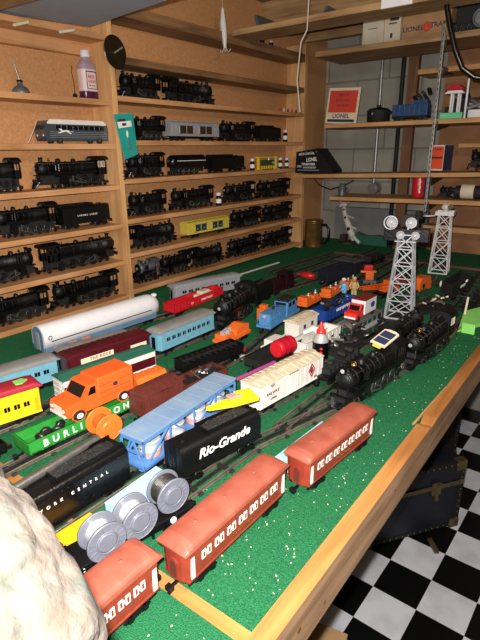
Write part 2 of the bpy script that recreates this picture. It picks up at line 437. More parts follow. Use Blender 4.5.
# back-wall loose wires
tag(G().tube([(-1.50, 2.69, 1.45), (-1.49, 2.75, 1.40), (-1.44, 2.8, 1.37), (-1.38, 2.86, 1.39), (-1.33, 2.9, 1.42)], .003).build('cable', 'black_dull'), 'thin black cable drooping below the back shelf near the left rack', 'cable')
tag(G().tube([(-.55, 2.88, 1.30), (-.45, 2.89, 1.27), (-.36, 2.90, 1.20), (-.3, 2.90, 1.022)], .004).build('cable', 'black_dull'), 'black cable curving down right of the white lattice tower', 'cable')
c = [oy(447, -8, 2.1), oy(447, 8, 2.1), oy(450, 28, 2.1), oy(455, 50, 2.1), oy(462, 68, 2.11), oy(474, 77, 2.12), oy(492, 80, 2.14)]
tag(G().tube(c, .0095, 10).build('cable', 'black_gloss'), 'thick black cable looping down at the upper right corner', 'cable')

# ================================================================ TABLE
e = empty('train_table', 'big plywood train table covered in green grass mat with raw pine edge', 'table', (-.9, 1.4, 0))
off = Vector((-.9, 1.4, 0))
def rel(g): return g.xf(Matrix.Translation(-off))
rel(G().box(WX+.002, -.275, .3765, WY-.05, T-.03, T)).build('mat_deck', 'green_mat', e)
rel(G().box(WX+.002, -.275, .165, .3555, T-.03, T-.001)).build('mat_deck', 'green_mat', e)
rel(G().box(WX+.01, -.2745, .3555, .3765, T-.03, T-.0005)).build('cross_strip', 'edge_top_x' if 'edge_top_x' in MATS else wood_mat('edge_top_x', 'c68c50', 'a8702f', 0), e)
# edge board with a splintered break
prof = []
g = G()
def edge_seg(y0, y1, xi0, xi1, zt0, zt1, zb=.936, xo=-.2445):
    vs = [(xi0, y0, zb), (xo, y0, zb), (xo, y0, zt0), (xi0, y0, zt0), (xi1, y1, zb), (xo, y1, zb), (xo, y1, zt1), (xi1, y1, zt1)]
    g.m = 0
    g.add(vs, [(0, 1, 2, 3), (7, 6, 5, 4), (0, 4, 5, 1), (3, 7, 4, 0)])
    g.m = 1; g.add(vs, [(1, 5, 6, 2)]); g.m = 0
    g.m = 0; g.add(vs, [(2, 6, 7, 3)])
edge_seg(.165, 1.00, -.2745, -.2745, T+.001, T+.001)
edge_seg(1.00, 1.015, -.2745, -.271, T+.001, T-.003)
edge_seg(1.015, 1.05, -.271, -.2745, T-.003, T+.002)
edge_seg(1.05, 3.08, -.2745, -.2745, T+.002, T+.002)
rel(g); g.build('edge_board', ['edge_top', 'edge_side'], e)
rel(G().prism([(-.2815, .99), (-.277, 1.0), (-.272, 1.22), (-.2745, 1.22)], T-.002, T+.004, 'z')).build('splinter', 'pine_y', e)
mat('knot', '6b4427', .6, 0, .2, 60)
for (y, z, r) in ((.445, .978, .006), (.80, .985, .004), (.52, .960, .004)):
    rel(G().lathe((-.2447, y, z), (1, 0, 0), [(0, r), (.0005, r*.8), (.0008, r*.3)], 12)).build('knot', 'knot', e)
for (x, y) in ((-1.60, .22), (-1.60, 3.0), (-.36, .22), (-.36, 3.0)):
    rel(G().box(x-.03, x+.03, y-.03, y+.03, 0, T-.03)).build('leg', 'old_wood_z', e, .002)
rel(G().box(-.33, -.285, .17, 3.05, .93, T-.03)).build('apron', 'joist_y', e)
rel(G().box(-1.63, -.33, 3.0, 3.03, .93, T-.03)).build('apron', 'joist_x', e)
# sawdust flecks
g = G(); rr = random.Random(3)
for i in range(260):
    x = -.28 - abs(rr.gauss(0, .12)); y = rr.uniform(.1, 1.9) if i % 3 else rr.gauss(.62, .15)
    if x < -.95: continue
    s = rr.uniform(.0005, .0011); a = rr.uniform(0, PI)
    M = Matrix.Translation((x, y, T+.0002)) @ Matrix.Rotation(a, 4, 'Z')
    g.box(-s*1.4, s*1.4, -s*.7, s*.7, 0, s*.8, M)
tag(g.build('sawdust', 'cream'), 'pale sawdust flecks scattered over the green mat beside the red coaches', 'sawdust', kind='stuff')

# ================================================================ FLOOR THINGS
def trunk(name, label, c, rz, L, D, H, body='trunk_navy'):
    e = empty(name, label, 'trunk', c, rz)
    G().box(-L/2, L/2, 0, D, .012, H-.10).build('body', body, e, .004)
    G().box(-L/2, L/2, 0, D, H-.096, H).build('lid', body, e, .006)
    g = G().use(0)
    for x in (-L/2, L/2-.022):
        g.box(x-.002, x+.024, -.003, .03, .01, H+.002)
    g.box(-L/2, L/2, -.003, 0, .012, .03); g.box(-L/2, L/2, -.003, .02, H-.018, H+.002)
    g.build('edge_trim', 'black_dull', e, .001)
    g = G().box(-L/2, L/2, -.006, -.002, H-.112, H-.092)
    g.build('brass_band', 'old_brass', e, .001)
    nm = G().sph((0, 0, 0), .0035, 8, 4).mesh('nail', 'old_brass')
    for i in range(int(L/.03)):
        for z in (.021, H-.01): inst(nm, 'nail', e, (-L/2+.015+i*.03, -.004, z))
    for i in range(int(H/.03)):
        for x in (-L/2+.011, L/2-.011): inst(nm, 'nail', e, (x, -.004, .02+i*.03))
    for x in (-L/2, L/2-.04): 
        for z in (0, H-.04): G().box(x-.004, x+.044, -.007, .03, z, z+.044).build('corner_cap', 'old_brass', e, .003)
    g = G().box(-.022, .022, -.014, -.004, H-.135, H-.075).cyl((0, -.02, H-.10), (0, -.01, H-.10), .016).box(-.008, .008, -.02, -.008, H-.16, H-.12).xf(Matrix.Translation((L*.2, 0, 0)))
    g.build('hasp', 'old_brass', e, .002)
    return e
A0 = oz(372, 548, 0); B0 = oz(456, 525, 0)
d = (B0-A0); rz = math.atan2(d.y, d.x)
Lt = .48; c = B0 - d.normalized()*(Lt/2)
trunk('steamer_trunk', 'dark navy steamer trunk with brass hasp on the checkered floor', (c.x, c.y, 0), rz, Lt, .42, .34)
c2 = B0 - d.normalized()*.22 + Vector((-math.sin(rz), math.cos(rz), 0))*.52
trunk('black_case', 'black footlocker standing behind the navy trunk in the dark', (c2.x+.12, c2.y+.1, 0), rz-.12, .85, .4, .62, 'black_dull')
# small things on the floor near the table edge
cq = oz(429, 541, 0)
g = G().bar((0, 0, .012), (.05, -.06, .012), .02, .012); e = g.build('metal_bracket', 'old_brass', None, .002, (cq.x, cq.y, 0)); tag(e, 'small tarnished metal bracket lying at the foot of the navy trunk', 'bracket')
cq = oz(302, 656, .3)
e = empty('cardboard_box', 'brown cardboard box under the near end of the table edge', 'box', (cq.x-.06, cq.y-.02, 0), .2)
G().box(-.16, .16, -.12, .12, 0, .3).build('body', 'cardboard', e, .003)
G().box(-.16, .16, -.12, -.0, .301, .304).box(-.16, .16, .003, .12, .301, .304).build('flap', 'cardboard', e)
# ================================================================ BUILDERS (local frame: x forward along the rails, y left, z up from the rail top)
_wm = {}
def wheel_mesh(r, spokes=0, m='steel_dark', wid=.005):
    k = (r, spokes, m)
    if k in _wm: return _wm[k]
    g = G()
    if spokes:
        g.use(0).ring((0, 0, 0), (0, 1, 0), r*.86, r*.14, 22, 6)
        g.cyl((0, -wid/2, 0), (0, wid/2, 0), r*.26, n=10)
        for i in range(spokes):
            a = 2*PI*i/spokes
            g.bar((r*.2*math.cos(a), 0, r*.2*math.sin(a)), (r*.85*math.cos(a), 0, r*.85*math.sin(a)), r*.12)
        g.use(1).prism([(r*.45*math.cos(t), r*.62*math.sin(t)-r*.3) for t in [i*PI/8+PI for i in range(9)]], -wid*.4, wid*.4, 'y')
    else:
        g.use(0).lathe((0, -wid/2, 0), (0, 1, 0), [(0, r*.8), (0, r*.96), (wid*.7, r*.94), (wid*.75, r*1.1), (wid, r*1.1), (wid, r*.8)], 16)
        g.use(1).cyl((0, -wid*.7, 0), (0, wid*1.2, 0), r*.3, n=8)
    _wm[k] = g.mesh('wheel', [m, 'black_metal']); return _wm[k]
def truck(parent, x, wb=.026, r=.0085, frame='black_metal', wy=.016, wm='steel_dark'):
    """four-wheel bogie as a part with its wheels as sub-parts"""
    g = G()
    for s in (-1, 1):
        y = s*(wy+.0055)
        g.prism([(-wb*.85, r*1.05), (-wb*.55, r*1.5), (wb*.55, r*1.5), (wb*.85, r*1.05), (wb*.6, r*.6), (wb*.25, r*.55), (wb*.2, r*.95), (-wb*.2, r*.95), (-wb*.25, r*.55), (-wb*.6, r*.6)], y-.0014, y+.0014, 'y')
        for q in (-.5, .5): g.box(q*wb-.0035, q*wb+.0035, y-.003, y+.003, r*.6, r*1.5)
        for q in (-.12, 0, .12): g.cyl((q*wb, y, r*.7), (q*wb, y, r*1.35), .0016, n=6)
    g.box(-.006, .006, -wy, wy, r*1.1, r*1.7)
    o = g.build('truck', frame, parent); o.location = (x, 0, 0)
    for q in (-.5, .5):
        for s in (-1, 1):
            inst(wheel_mesh(r, 0, wm), 'wheel', o, (q*wb, s*wy, r), (0, 0, 0 if s > 0 else PI))
    return o
def coupler(parent, x, s):
    g = G().box(0, .016*s, -.002, .002, .008, .012) if s > 0 else G().box(-.016, 0, -.002, .002, .008, .012)
    g.box(min(.012*s, .02*s), max(.012*s, .02*s), -.0055, .0055, .006, .014); g.box(min(.018*s, .022*s), max(.018*s, .022*s), -.006, -.001, .006, .014)
    o = g.build('coupler', 'black_metal', parent, .0008); o.location = (x, 0, 0); return o
# ---------------- steam locomotive
def steam_engine(L=.27, n=4, style=0, body='black_metal', rng=None):
    rng = rng or random.Random(style*13+n)
    e = bpy.data.objects.new('steam_locomotive', None); COL.objects.link(e); e.empty_display_size = .02
    h = L/2; cabx = -h+.052; r = .0165 if n == 4 else .019
    bz = .060; br = .0205 if style != 3 else .023
    fx = h-.022                      # boiler front
    # boiler with bands, smokebox front
    g = G().lathe((cabx-.006, 0, bz), (1, 0, 0), [(0, br*1.06), (.05, br*1.06), (.056, br), (fx-cabx-.03, br*.95), (fx-cabx-.03, br*1.0), (fx-cabx+.004, br*1.0), (fx-cabx+.006, br*.86)], 20)
    for q in range(1, 8):
        x = cabx+(fx-cabx)*q/8; g.ring((x, 0, bz), (1, 0, 0), br*1.0, .0012, 20, 5)
    for q in range(16):                                   # rivets and washout plugs
        x = cabx+.01+(fx-cabx-.02)*q/16
        for s in (-1, 1): g.sph((x, s*br*.82, bz+br*.60), .0013, 6, 4)
    g.build('boiler', body, e)
    g = G().lathe((fx, 0, bz), (1, 0, 0), [(0, br*.84), (.002, br*.82), (.004, br*.5), (.006, br*.2)], 18)
    for q in range(10):
        a = 2*PI*q/10; g.sph((fx+.002, br*.7*math.cos(a), bz+br*.7*math.sin(a)), .0014, 6, 4)
    g.build('smokebox_door', 'black_metal', e)
    # running boards, frame
    g = G()
    for s in (-1, 1):
        y0, y1 = sorted((s*.013, s*.0275)); g.box(cabx-.004, fx-.018, y0, y1, .046, .0485)
        g.box(fx-.018, fx+.004, y0, y1, .040, .0425)
        y0, y1 = sorted((s*.0265, s*.0275)); g.box(cabx, fx-.018, y0, y1, .043, .0495)
    g.build('running_board', 'black_gloss', e)
    g = G().box(-h+.012, fx+.004, -.009, .009, .013, .040).box(fx-.01, h-.006, -.012, .012, .018, .026); g.build('frame', 'black_dull', e)
    # cab
    g = G(); cw = .027; z0, z1 = .036, .084; x0, x1 = -h+.008, cabx
    g.prism([(-cw, z0), (cw, z0), (cw, z1)]+arc(0, z1, cw, .010, 0, 180, 8)[1:-1]+[(-cw, z1)], x1-.002, x1)
    for s in (-1, 1):
        y0, y1 = sorted((s*cw, s*(cw-.0018)))
        g.box(x0+.004, x1, y0, y1, z0, z0+.024); g.box(x0+.004, x1, y0, y1, z1-.006, z1+.001)
        for a, b in ((x0+.004, x0+.011), (x0+.021, x0+.024), (x1-.008, x1)): g.box(a, b, y0, y1, z0, z1)
        g.tube([(x0+.003, s*(cw+.001), z0+.004), (x0+.003, s*(cw+.001), z1-.01)], .0007, 6)
    g.build('cab', body, e)
    g = G(); pr = arc(0, z1, cw+.0025, .0115, 0, 180, 10); g.prism(pr+[(-p[0]*.95, p[1]-.0015) for p in pr][0:0]+[(-cw-.0025, z1-.0015), (cw+.0025, z1-.0015)], x0-.006, x1+.003, smooth=False)
    g.build('cab_roof', body, e)
    # window frames that catch the light
    g = G()
    for s in (-1, 1):
        y = s*(cw+.0004)
        for a, b in ((x0+.011, x0+.021), (x0+.024, x1-.008)):
            for zz in (z0+.024, z1-.006): g.box(a, b, y-.0005, y+.0005, zz-.0006, zz+.0006)
            for xx in (a, b): g.box(xx-.0006, xx+.0006, y-.0005, y+.0005, z0+.024, z1-.006)
    g.build('window_frame', 'steel_dark' if style != 1 else 'white_letter', e)
    # stack, domes, headlight, bell
    sx = fx-.012
    G().lathe((sx, 0, bz+br*.9), (0, 0, 1), [(0, .0085), (.004, .006), (.012, .0058), (.013, .0072), (.0155, .0072)], 14).build('smokestack', body, e)
    for k, (x, rr, hh) in enumerate(((sx-(fx-cabx)*.30, .0085, .0115), (sx-(fx-cabx)*.58, .0078, .0105))):
        G().lathe((x, 0, bz+br*.85), (0, 0, 1), [(0, rr*1.2), (.003, rr), (hh*.75, rr*.97), (hh, rr*.6), (hh+.001, .001)], 14).build('sand_dome' if k == 0 else 'steam_dome', body, e)
    g = G().cyl((fx-.002, 0, bz+br+.004), (fx+.008, 0, bz+br+.004), .0058, n=12) if style % 2 == 0 else G().cyl((fx+.002, 0, bz+.002), (fx+.012, 0, bz+.002), .0058, n=12)
    zz = bz+br+.004 if style % 2 == 0 else bz+.002; xx = fx+.008 if style % 2 == 0 else fx+.012
    g.box(xx-.008, xx-.004, -.004, .004, zz-.008, zz); g.build('headlight', body, e)
    G().cyl((xx, 0, zz), (xx+.001, 0, zz), .0045, n=12).build('headlight_lens', 'silver_core', e)
    g = G(); bx = sx-(fx-cabx)*.14
    g.lathe((bx, 0, bz+br+.003), (0, 0, 1), [(0, .0045), (.003, .0032), (.005, .0008)], 10); g.ring((bx, 0, bz+br+.005), (1, 0, 0), .006, .0006, 12, 5); g.build('bell', 'brass' if style in (1, 2) else 'black_metal', e)
    g = G()
    for k in range(4): g.cyl((cabx+.004+k*.006, 0, bz+br), (cabx+.004+k*.006, 0, bz+br+.006+rng.uniform(0, .004)), .0015, n=6)
    g.build('safety_valves', 'steel_dark', e)
    # air pumps, tanks, pipes on the side
    g = G()
    for s in (-1, 1):
        g.cyl((0, s*.0245, .040), (.07, s*.0245, .040), .0048, n=10)
        g.cyl((fx-.06, s*.022, bz-.008), (fx-.06, s*.022, bz+.012), .0052, n=10); g.cyl((fx-.049, s*.022, bz-.006), (fx-.049, s*.022, bz+.010), .0045, n=10)
        g.tube([(cabx, s*(br+.004), bz-.004), (cabx+.05, s*(br+.004), bz-.006), (cabx+.06, s*(br+.003), bz-.012), (fx-.06, s*(br+.002), bz-.012)], .0013, 6)
    g.build('air_tanks', 'black_gloss', e)
    g = G()
    for s in (-1, 1):
        pts = [(cabx, s*br*.80, bz+br*.72), (fx-.01, s*br*.80, bz+br*.72), (fx+.003, s*br*.5, bz+br*.80)]
        g.tube(pts, .0008, 6)
        for q in range(6): x = cabx+.01+(fx-cabx-.02)*q/5; g.sph((x, s*br*.80, bz+br*.70), .0014, 6, 4)
    g.build('handrail', 'steel' if style in (1, 3) else 'steel_dark', e)
    # cylinders and rods
    dx = [cabx+.004+(2*r+.0035)*k for k in range(n)]
    cylx = dx[-1]+r+.016
    for s in (-1, 1):
        g = G().cyl((cylx-.012, s*.0235, .022), (cylx+.014, s*.0235, .022), .0088, n=14).box(cylx-.011, cylx+.013, s*.0235-.007, s*.0235+.007, .026, .040).cyl((cylx-.014, s*.0235, .022), (cylx+.016, s*.0235, .022), .005, n=10)
        g.build('cylinder', 'black_gloss', e)
        g = G(); y = s*.0265; zc = r-.006
        g.box(dx[0]-.004, dx[-1]+.004, y-.001, y+.001, zc-.0018, zc+.0018)
        for x in dx: g.cyl((x, y-.0018, zc), (x, y+.0018, zc), .0034, n=8)
        g.build('side_rod', 'steel_dark', e)
        g = G().bar((dx[n-2], y+s*.002, zc), (cylx-.012, y+s*.002, .022), .0026).bar((dx[n-2], y+s*.003, zc+.004), (cylx-.028, y+s*.003, .036), .0016).bar((cylx-.028, y, .026), (cylx-.012, y, .026), .0018).box(cylx-.031, cylx-.027, y-.001, y+.001, .020, .043)
        g.build('main_rod', 'steel', e)
        for x in dx: inst(wheel_mesh(r, 12, 'wheel_dark' if style != 2 else 'steel_dark'), 'driving_wheel', e, (x, s*.0205, r))
        for x in ([cylx+.004+.012, cylx-.010][:2] if n < 5 else [cylx+.01]): inst(wheel_mesh(.0085, 8, 'wheel_dark'), 'pilot_wheel', e, (x+.006, s*.016, .0085))
        for x in (-h+.018, -h+.037)[:1 if n == 4 else 2]: inst(wheel_mesh(.009, 8, 'wheel_dark'), 'trailing_wheel', e, (x, s*.018, .009))
    # pilot
    g = G(); x0 = h-.014
    for q in range(-4, 5):
        g.bar((x0, q*.0052, .024), (h, q*.0030, .004), .0017)
    g.box(x0-.003, x0+.002, -.026, .026, .022, .029); g.bar((h-.001, -.012, .004), (h-.001, .012, .004), .002)
    for s in (-1, 1): g.bar((x0-.002, s*.012, .028), (fx, s*.010, bz-.006), .0014)
    g.build('pilot', 'black_gloss', e)
    coupler(e, -h+.010, -1)
    return e
def tender(L=.17, H=.074, name='', body='black_metal', side=1, coalm='coal', tsize=.0085, z0=.020):
    e = bpy.data.objects.new('coal_tender', None); COL.objects.link(e); e.empty_display_size = .02
    h = L/2; w = .027
    pr = [(-w, z0), (w, z0), (w, H-.014)]+arc(w-.010, H-.014, .010, .012, 0, 90, 6)[1:]+arc(-w+.010, H-.014, .010, .012, 90, 180, 6)
    g = G().prism(pr, -h+.008, h-.006); g.box(-h+.002, h-.002, -w-.001, w+.001, z0-.003, z0+.001)
    for s in (-1, 1):                                  # rivet lines
        for i in range(18):
            x = -h+.014+(L-.03)*i/17
            for z in (z0+.005, H-.014): g.sph((x, s*w, z), .0009, 5, 3)
    g.build('body', body, e)
    g = G()
    x0, x1 = -h*.25, h-.012; N = 26; Mn = 12; vs = []; fs = []
    for i in range(N+1):
        for j in range(Mn+1):
            u, v = i/N, j/Mn; ed = min(u, 1-u, v, 1-v)*6
            vs.append((x0+(x1-x0)*u, (v-.5)*2*(w-.010), H-.003+min(1, ed)*.007+random.uniform(-.0016, .0016)))
    for i in range(N):
        for j in range(Mn): fs.append((i*(Mn+1)+j, (i+1)*(Mn+1)+j, (i+1)*(Mn+1)+j+1, i*(Mn+1)+j+1))
    g.add(vs, fs)
    g.build('coal_load', coalm, e)
    g = G()
    for s in (-1, 1): g.box(x0-.003, x1+.003, s*(w-.0085)-.001, s*(w-.0085)+.001, H-.004, H+.006)
    g.box(x0-.004, x0-.002, -w+.0065, w-.0065, H-.004, H+.006)
    g.build('coal_bunker', body, e)
    g = G().cyl((-h+.03, 0, H-.003), (-h+.03, 0, H+.002), .007, n=14).cyl((-h+.045, .012, H-.003), (-h+.045, .012, H+.001), .003, n=8); g.build('water_hatch', body, e)
    g = G()
    for s in (-1, 1):
        y = s*(w-.006); g.tube([(-h+.006, y, z0), (-h+.006, y, H)], .0008, 6)
    for i in range(7): g.bar((-h+.006, -.006, z0+.004+i*.007), (-h+.006, .006, z0+.004+i*.007), .0013)
    g.bar((-h+.006, -.006, z0), (-h+.006, -.006, H), .0012); g.bar((-h+.006, .006, z0), (-h+.006, .006, H), .0012)
    g.build('ladder', 'black_gloss', e)
    truck(e, -h+.036); truck(e, h-.036)
    coupler(e, -h, -1)
    if name:
        me = text_mesh(name, tsize, 'white_letter', sp=1.5)
        inst(me, 'lettering', e, (0, side*(w+.0006), (z0+H-.01)/2), LSIDE if side > 0 else RSIDE)
    return e
# ---------------- passenger coach
def coach(L=.245, w=.054, H=.085, body='coach_red', roof='coach_roof', wins=7, style='double', winm='white_dusty', round_end=False, z0=.018, roofrise=.012, taper=.003, door='white_dusty', name='', tsz=.006, barm=None, sides=(-1, 1)):
    e = bpy.data.objects.new('passenger_coach', None); COL.objects.link(e); e.empty_display_size = .02
    h = L/2; ze = H-roofrise; wb = w/2-taper; wt = w/2
    g = G()
    # body: plan shape with slightly bowed ends
    nse = 5; rings = []
    def plan(wd):
        pts = []
        if round_end:
            for a in range(-90, 91, 15): pts.append((h-.03+.03*math.cos(R(a)), wd*math.sin(R(a))))
        else:
            for q in range(nse+1): y = -wd+2*wd*q/nse; pts.append((h-.006*(abs(y)/wd)**3, y))
        for q in range(nse+1): y = wd-2*wd*q/nse; pts.append((-h+.006*(abs(y)/wd)**3, y))
        return pts
    pb, pt = plan(wb), plan(wt); n = len(pb)
    vs = [(x, y, z0) for x, y in pb]+[(x, y, ze) for x, y in pt]
    g.add(vs, [(i, (i+1) % n, n+(i+1) % n, n+i) for i in range(n)]+[tuple(reversed(range(n))), tuple(range(n, 2*n))])
    g.box(-h+.004, h-.004, -wb-.0012, wb+.0012, z0, z0+.004)
    g.build('body', body, e, .0008)
    # roof, rounded in section and at its ends
    g = G(); secs = []
    xs = [-h-.003, -h+.004, -h+.014, h-.014, h-.004, h+.003]; ks = [.0, .72, 1, 1, .72, .0]
    if round_end: xs = [-h-.003, -h+.004, -h+.014, h-.034, h-.012, h+.001]; ks = [0, .72, 1, 1, .7, .0]
    m = 14
    for x, k in zip(xs, ks):
        wk = wt+.002 if abs(x) < h-.02 or not round_end or x < 0 else (wt+.002)*(.85 if x < h-.005 else .25)
        secs.append([(x, -wk*math.cos(PI*i/m), ze-.001+(roofrise)*k*(math.sin(PI*i/m)**.62 if 0 < i < m else 0)+.002) for i in range(m+1)]+[(x, wk, ze-.0015), (x, -wk, ze-.0015)])
    vs = [p for s_ in secs for p in s_]; q = m+3
    fs = [(a*q+i, (a+1)*q+i, (a+1)*q+(i+1) % q, a*q+(i+1) % q) for a in range(len(secs)-1) for i in range(q)]
    g.add(vs, [tuple(reversed(f)) for f in fs], False); g.add(secs[0], [tuple(range(q))]); g.add(secs[-1], [tuple(reversed(range(q)))])
    o = g.build('roof', roof, e)
    g = G()
    for x in ((-h*.62, -h*.1, h*.5) if body == 'coach_red' else [-h*.8+i*h*.32 for i in range(6)]): g.lathe((x, .0, H-.0005), (0, 0, 1), [(0, .003), (.0018, .0026), (.002, .0008)], 10)
    g.build('roof_vent', roof, e)
    if style == 'double':
        ln = L-.052; p = ln/wins; g = G()
        for q_ in (-1, 1):
            g.use(0).box(*sorted((q_*.0018, q_*.0095)), -.0009, .0009, .024, .038)
            g.use(1).box(q_*.0056-.0016, q_*.0056+.0016, -.0014, .0014, .027, .035)
        g.use(0).box(-.002, .002, -.0009, .0009, .029, .033)
        me = g.mesh('window', [winm, body]); y = wt-(wt-wb)*.42+.0002
        for i in range(wins):
            for s in sides: inst(me, 'window', e, (-ln/2+p*(i+.5), s*y, z0))
        for s in sides:
            for q_ in (-1, 1):
                y = wt-(wt-wb)*.5+.0004
                G().box(q_*(h-.012)-.0035, q_*(h-.012)+.0035, *sorted((s*(y-.001), s*(y+.0009))), z0+.006, z0+.041).build('side_door', door, e)
        for q_ in (-1, 1):
            pts = [(-.008, z0+.002), (.008, z0+.002), (.008, z0+.030)]+arc(0, z0+.030, .008, .007, 0, 180, 6)[1:-1]+[(-.008, z0+.030)]
            G().prism(pts, q_*h-.0012, q_*h+.0012).build('end_door', body, e)
            pts = [(p_[0]*.72, z0+.004+(p_[1]-z0-.004)*.82+.002) for p_ in pts]
            G().prism(pts, q_*h-.0016, q_*h+.0016).build('end_door_panel', 'brown_plastic', e)
    elif wins:
        ln = L-.05; p = ln/wins
        g = G().use(0).box(-p*.30, p*.30, -.001, .001, .024, .035).use(1).box(-.0005, .0005, -.0016, .0016, .024, .035)
        me = g.mesh('window', [winm, body])
        for i in range(wins):
            for s in sides: inst(me, 'window', e, (-ln/2+p*(i+.5), s*(wt-(wt-wb)*.45), z0))
        for s in sides:
            g = G(); y = wt-(wt-wb)*.45
            for z in (z0+.020, z0+.039): g.box(-h+.008, h-.008, *sorted((s*(y-.001), s*(y+.0007))), z-.0005, z+.0005)
            g.build('trim_line', body, e)
        for q_ in ((-1, 1) if not round_end else (-1,)):
            for s in sides:
                y = wt-(wt-wb)*.5; G().box(q_*(h-.014)-.004, q_*(h-.014)+.004, *sorted((s*(y-.001), s*(y+.0006))), z0+.006, z0+.038).build('side_door', barm or roof, e)
            G().box(q_*h-.001, q_*h+.001, -.007, .007, z0+.003, z0+.040).build('end_door', 'window_dark', e)
    for q_ in (-1, 1):
        g = G()
        for s in (-1, 1):
            for k in range(3): g.box(q_*(h-.014)-.006, q_*(h-.014)+.006, *sorted((s*(wb-.006), s*(wb-k*.0015))), z0-.003-k*.003, z0-.001-k*.003)
        g.build('step', 'black_metal', e)
        truck(e, q_*(h-.042)); coupler(e, q_*(h-.006), q_)
    if name: lettering(e, name, tsz, 'brass' if body == 'coach_red' else 'white_letter', (0, -(wt-(wt-wb)*.75)-.0012, z0+.012), RSIDE, sp=1.3)
    return e
# ---------------- freight cars
def flat_base(e, L, w, z0=.018, m='black_metal', th=.005):
    G().box(-L/2, L/2, -w/2, w/2, z0, z0+th).box(-L/2+.01, L/2-.01, -.007, .007, z0-.006, z0).build('underframe', m, e, .0006)
    truck(e, -L/2+.034); truck(e, L/2-.034); coupler(e, L/2-.002, 1); coupler(e, -L/2+.002, -1)
def boxcar(L=.24, w=.056, H=.084, body='white_dusty', roof='cream_roof', ribs=12, door=True, z0=.020, doorm=None, endm=None):
    e = bpy.data.objects.new('boxcar', None); COL.objects.link(e)
    flat_base(e, L-.01, w-.010); h = L/2
    g = G().box(-h, h, -w/2, w/2, z0, H-.006)
    for i in range(14):
        x = -h+.004+(L-.008)*i/13
        for s in (-1, 1): y = s*w/2; g.box(x-.0007, x+.0007, y-.0007, y+.0007, z0, H-.007)
    g.box(-h-.0008, h+.0008, -w/2-.0012, w/2+.0012, z0, z0+.003)
    for s in (-1, 1):
        for z in (z0+.014, z0+.028, z0+.042): g.box(s*h-.0016, s*h+.0016, -w/2+.004, w/2-.004, z, z+.003)
    g.build('body', body, e, .0006)
    g = G().prism([(-w/2-.002, H-.007), (w/2+.002, H-.007), (w/2+.002, H-.005), (0, H+.001), (-w/2-.002, H-.005)], -h-.001, h+.001)
    for i in range(ribs):
        x = -h+.008+(L-.016)*i/(ribs-1)
        for s in (-1, 1): g.bar((x, s*.007, H+.0005), (x, s*(w/2), H-.0048), .004, .0025)
    g.build('roof', roof, e, .0004)
    G().box(-h, h, -.006, .006, H+.001, H+.0035).build('roof_walk', roof, e)
    if door:
        for s in (-1, 1):
            y = s*(w/2+.001); g = G().box(-.018, .018, y-.0014, y+.0014, z0+.003, H-.009)
            for x in (-.012, -.004, .004, .012): g.box(x-.0007, x+.0007, y-.0022, y+.0022, z0+.004, H-.01)
            g.box(-.036, .036, y-.0016, y+.0016, z0+.001, z0+.003); g.box(-.036, .036, y-.0016, y+.0016, H-.011, H-.009)
            g.build('sliding_door', doorm or body, e)
    for s in (-1, 1):
        g = G(); x = s*(h+.003)
        for i in range(6): g.bar((x, -w/2+.004, z0+.004+i*.009), (x, -w/2+.014, z0+.004+i*.009), .001)
        g.bar((x, -w/2+.004, z0), (x, -w/2+.004, H-.008), .001); g.bar((x, -w/2+.014, z0), (x, -w/2+.014, H-.008), .001)
        g.build('end_ladder', body, e)
    return e
def gondola(L=.24, w=.056, wallh=.028, body='green_gondola', z0=.018, ribs=12):
    e = bpy.data.objects.new('gondola_car', None); COL.objects.link(e)
    h = L/2; g = G().box(-h, h, -w/2, w/2, z0, z0+.004); H = z0+wallh; t = .0022
    for s in (-1, 1):
        a, b = sorted((s*w/2, s*(w/2-t))); g.box(-h, h, a, b, z0, H)
        g.box(-h-.001, h+.001, *sorted((s*(w/2+.0015), s*(w/2-t))), H-.0025, H)
        a, b = sorted((s*h, s*(h-t))); g.box(a, b, -w/2, w/2, z0, H); g.box(*sorted((s*(h+.0015), s*(h-t))), -w/2, w/2, H-.0025, H)
        for i in range(ribs):
            x = -h+.004+(L-.008)*i/(ribs-1); g.box(x-.0009, x+.0009, *sorted((s*w/2, s*(w/2+.0015))), z0, H)
    g.build('body', body, e, .0004)
    G().box(-h+.008, h-.008, -.008, .008, z0-.006, z0).build('underframe', 'black_metal', e)
    truck(e, -h+.034); truck(e, h-.034); coupler(e, h-.002, 1); coupler(e, -h+.002, -1)
    return e
def reel(r=.026, wd=.034, m='silver_plastic', core='silver_core', rc=.014, name='cable_reel', wound=False):
    """cable reel, axis along local y"""
    e = bpy.data.objects.new(name, None); COL.objects.link(e)
    for s in (-1, 1):
        g = G(); y = s*wd/2
        g.lathe((0, y-.0016, 0), (0, 1, 0), [(0, r*.93), (0, r), (.0032, r), (.0032, r*.93)], 36)
        g.ring((0, y+s*.0014, 0), (0, 1, 0), r*.95, .0012, 36, 6)
        g.ring((0, y+s*.0016, 0), (0, 1, 0), r*.56, .0014, 28, 6)
        for i in range(18):
            a = 2*PI*i/18; p0 = Vector((r*.58*math.cos(a), y+s*.002, r*.58*math.sin(a))); p1 = Vector((r*.92*math.cos(a), y+s*.002, r*.92*math.sin(a))); g.bar(p0, p1, .0011)
        g.lathe((0, y+s*.0005, 0), (0, s, 0), [(0, r*.54), (.0018, r*.50), (.0026, r*.44)], 26)
        g.build('flange', m, e)
    g = G().cyl((0, -wd/2, 0), (0, wd/2, 0), rc, n=30, caps=False)
    if wound:
        for i in range(9): y = -wd/2+.003+(wd-.006)*i/8; g.ring((0, y, 0), (0, 1, 0), rc+.004, .0019, 30, 6)
    g.build('winding' if wound else 'core', core, e)
    return e
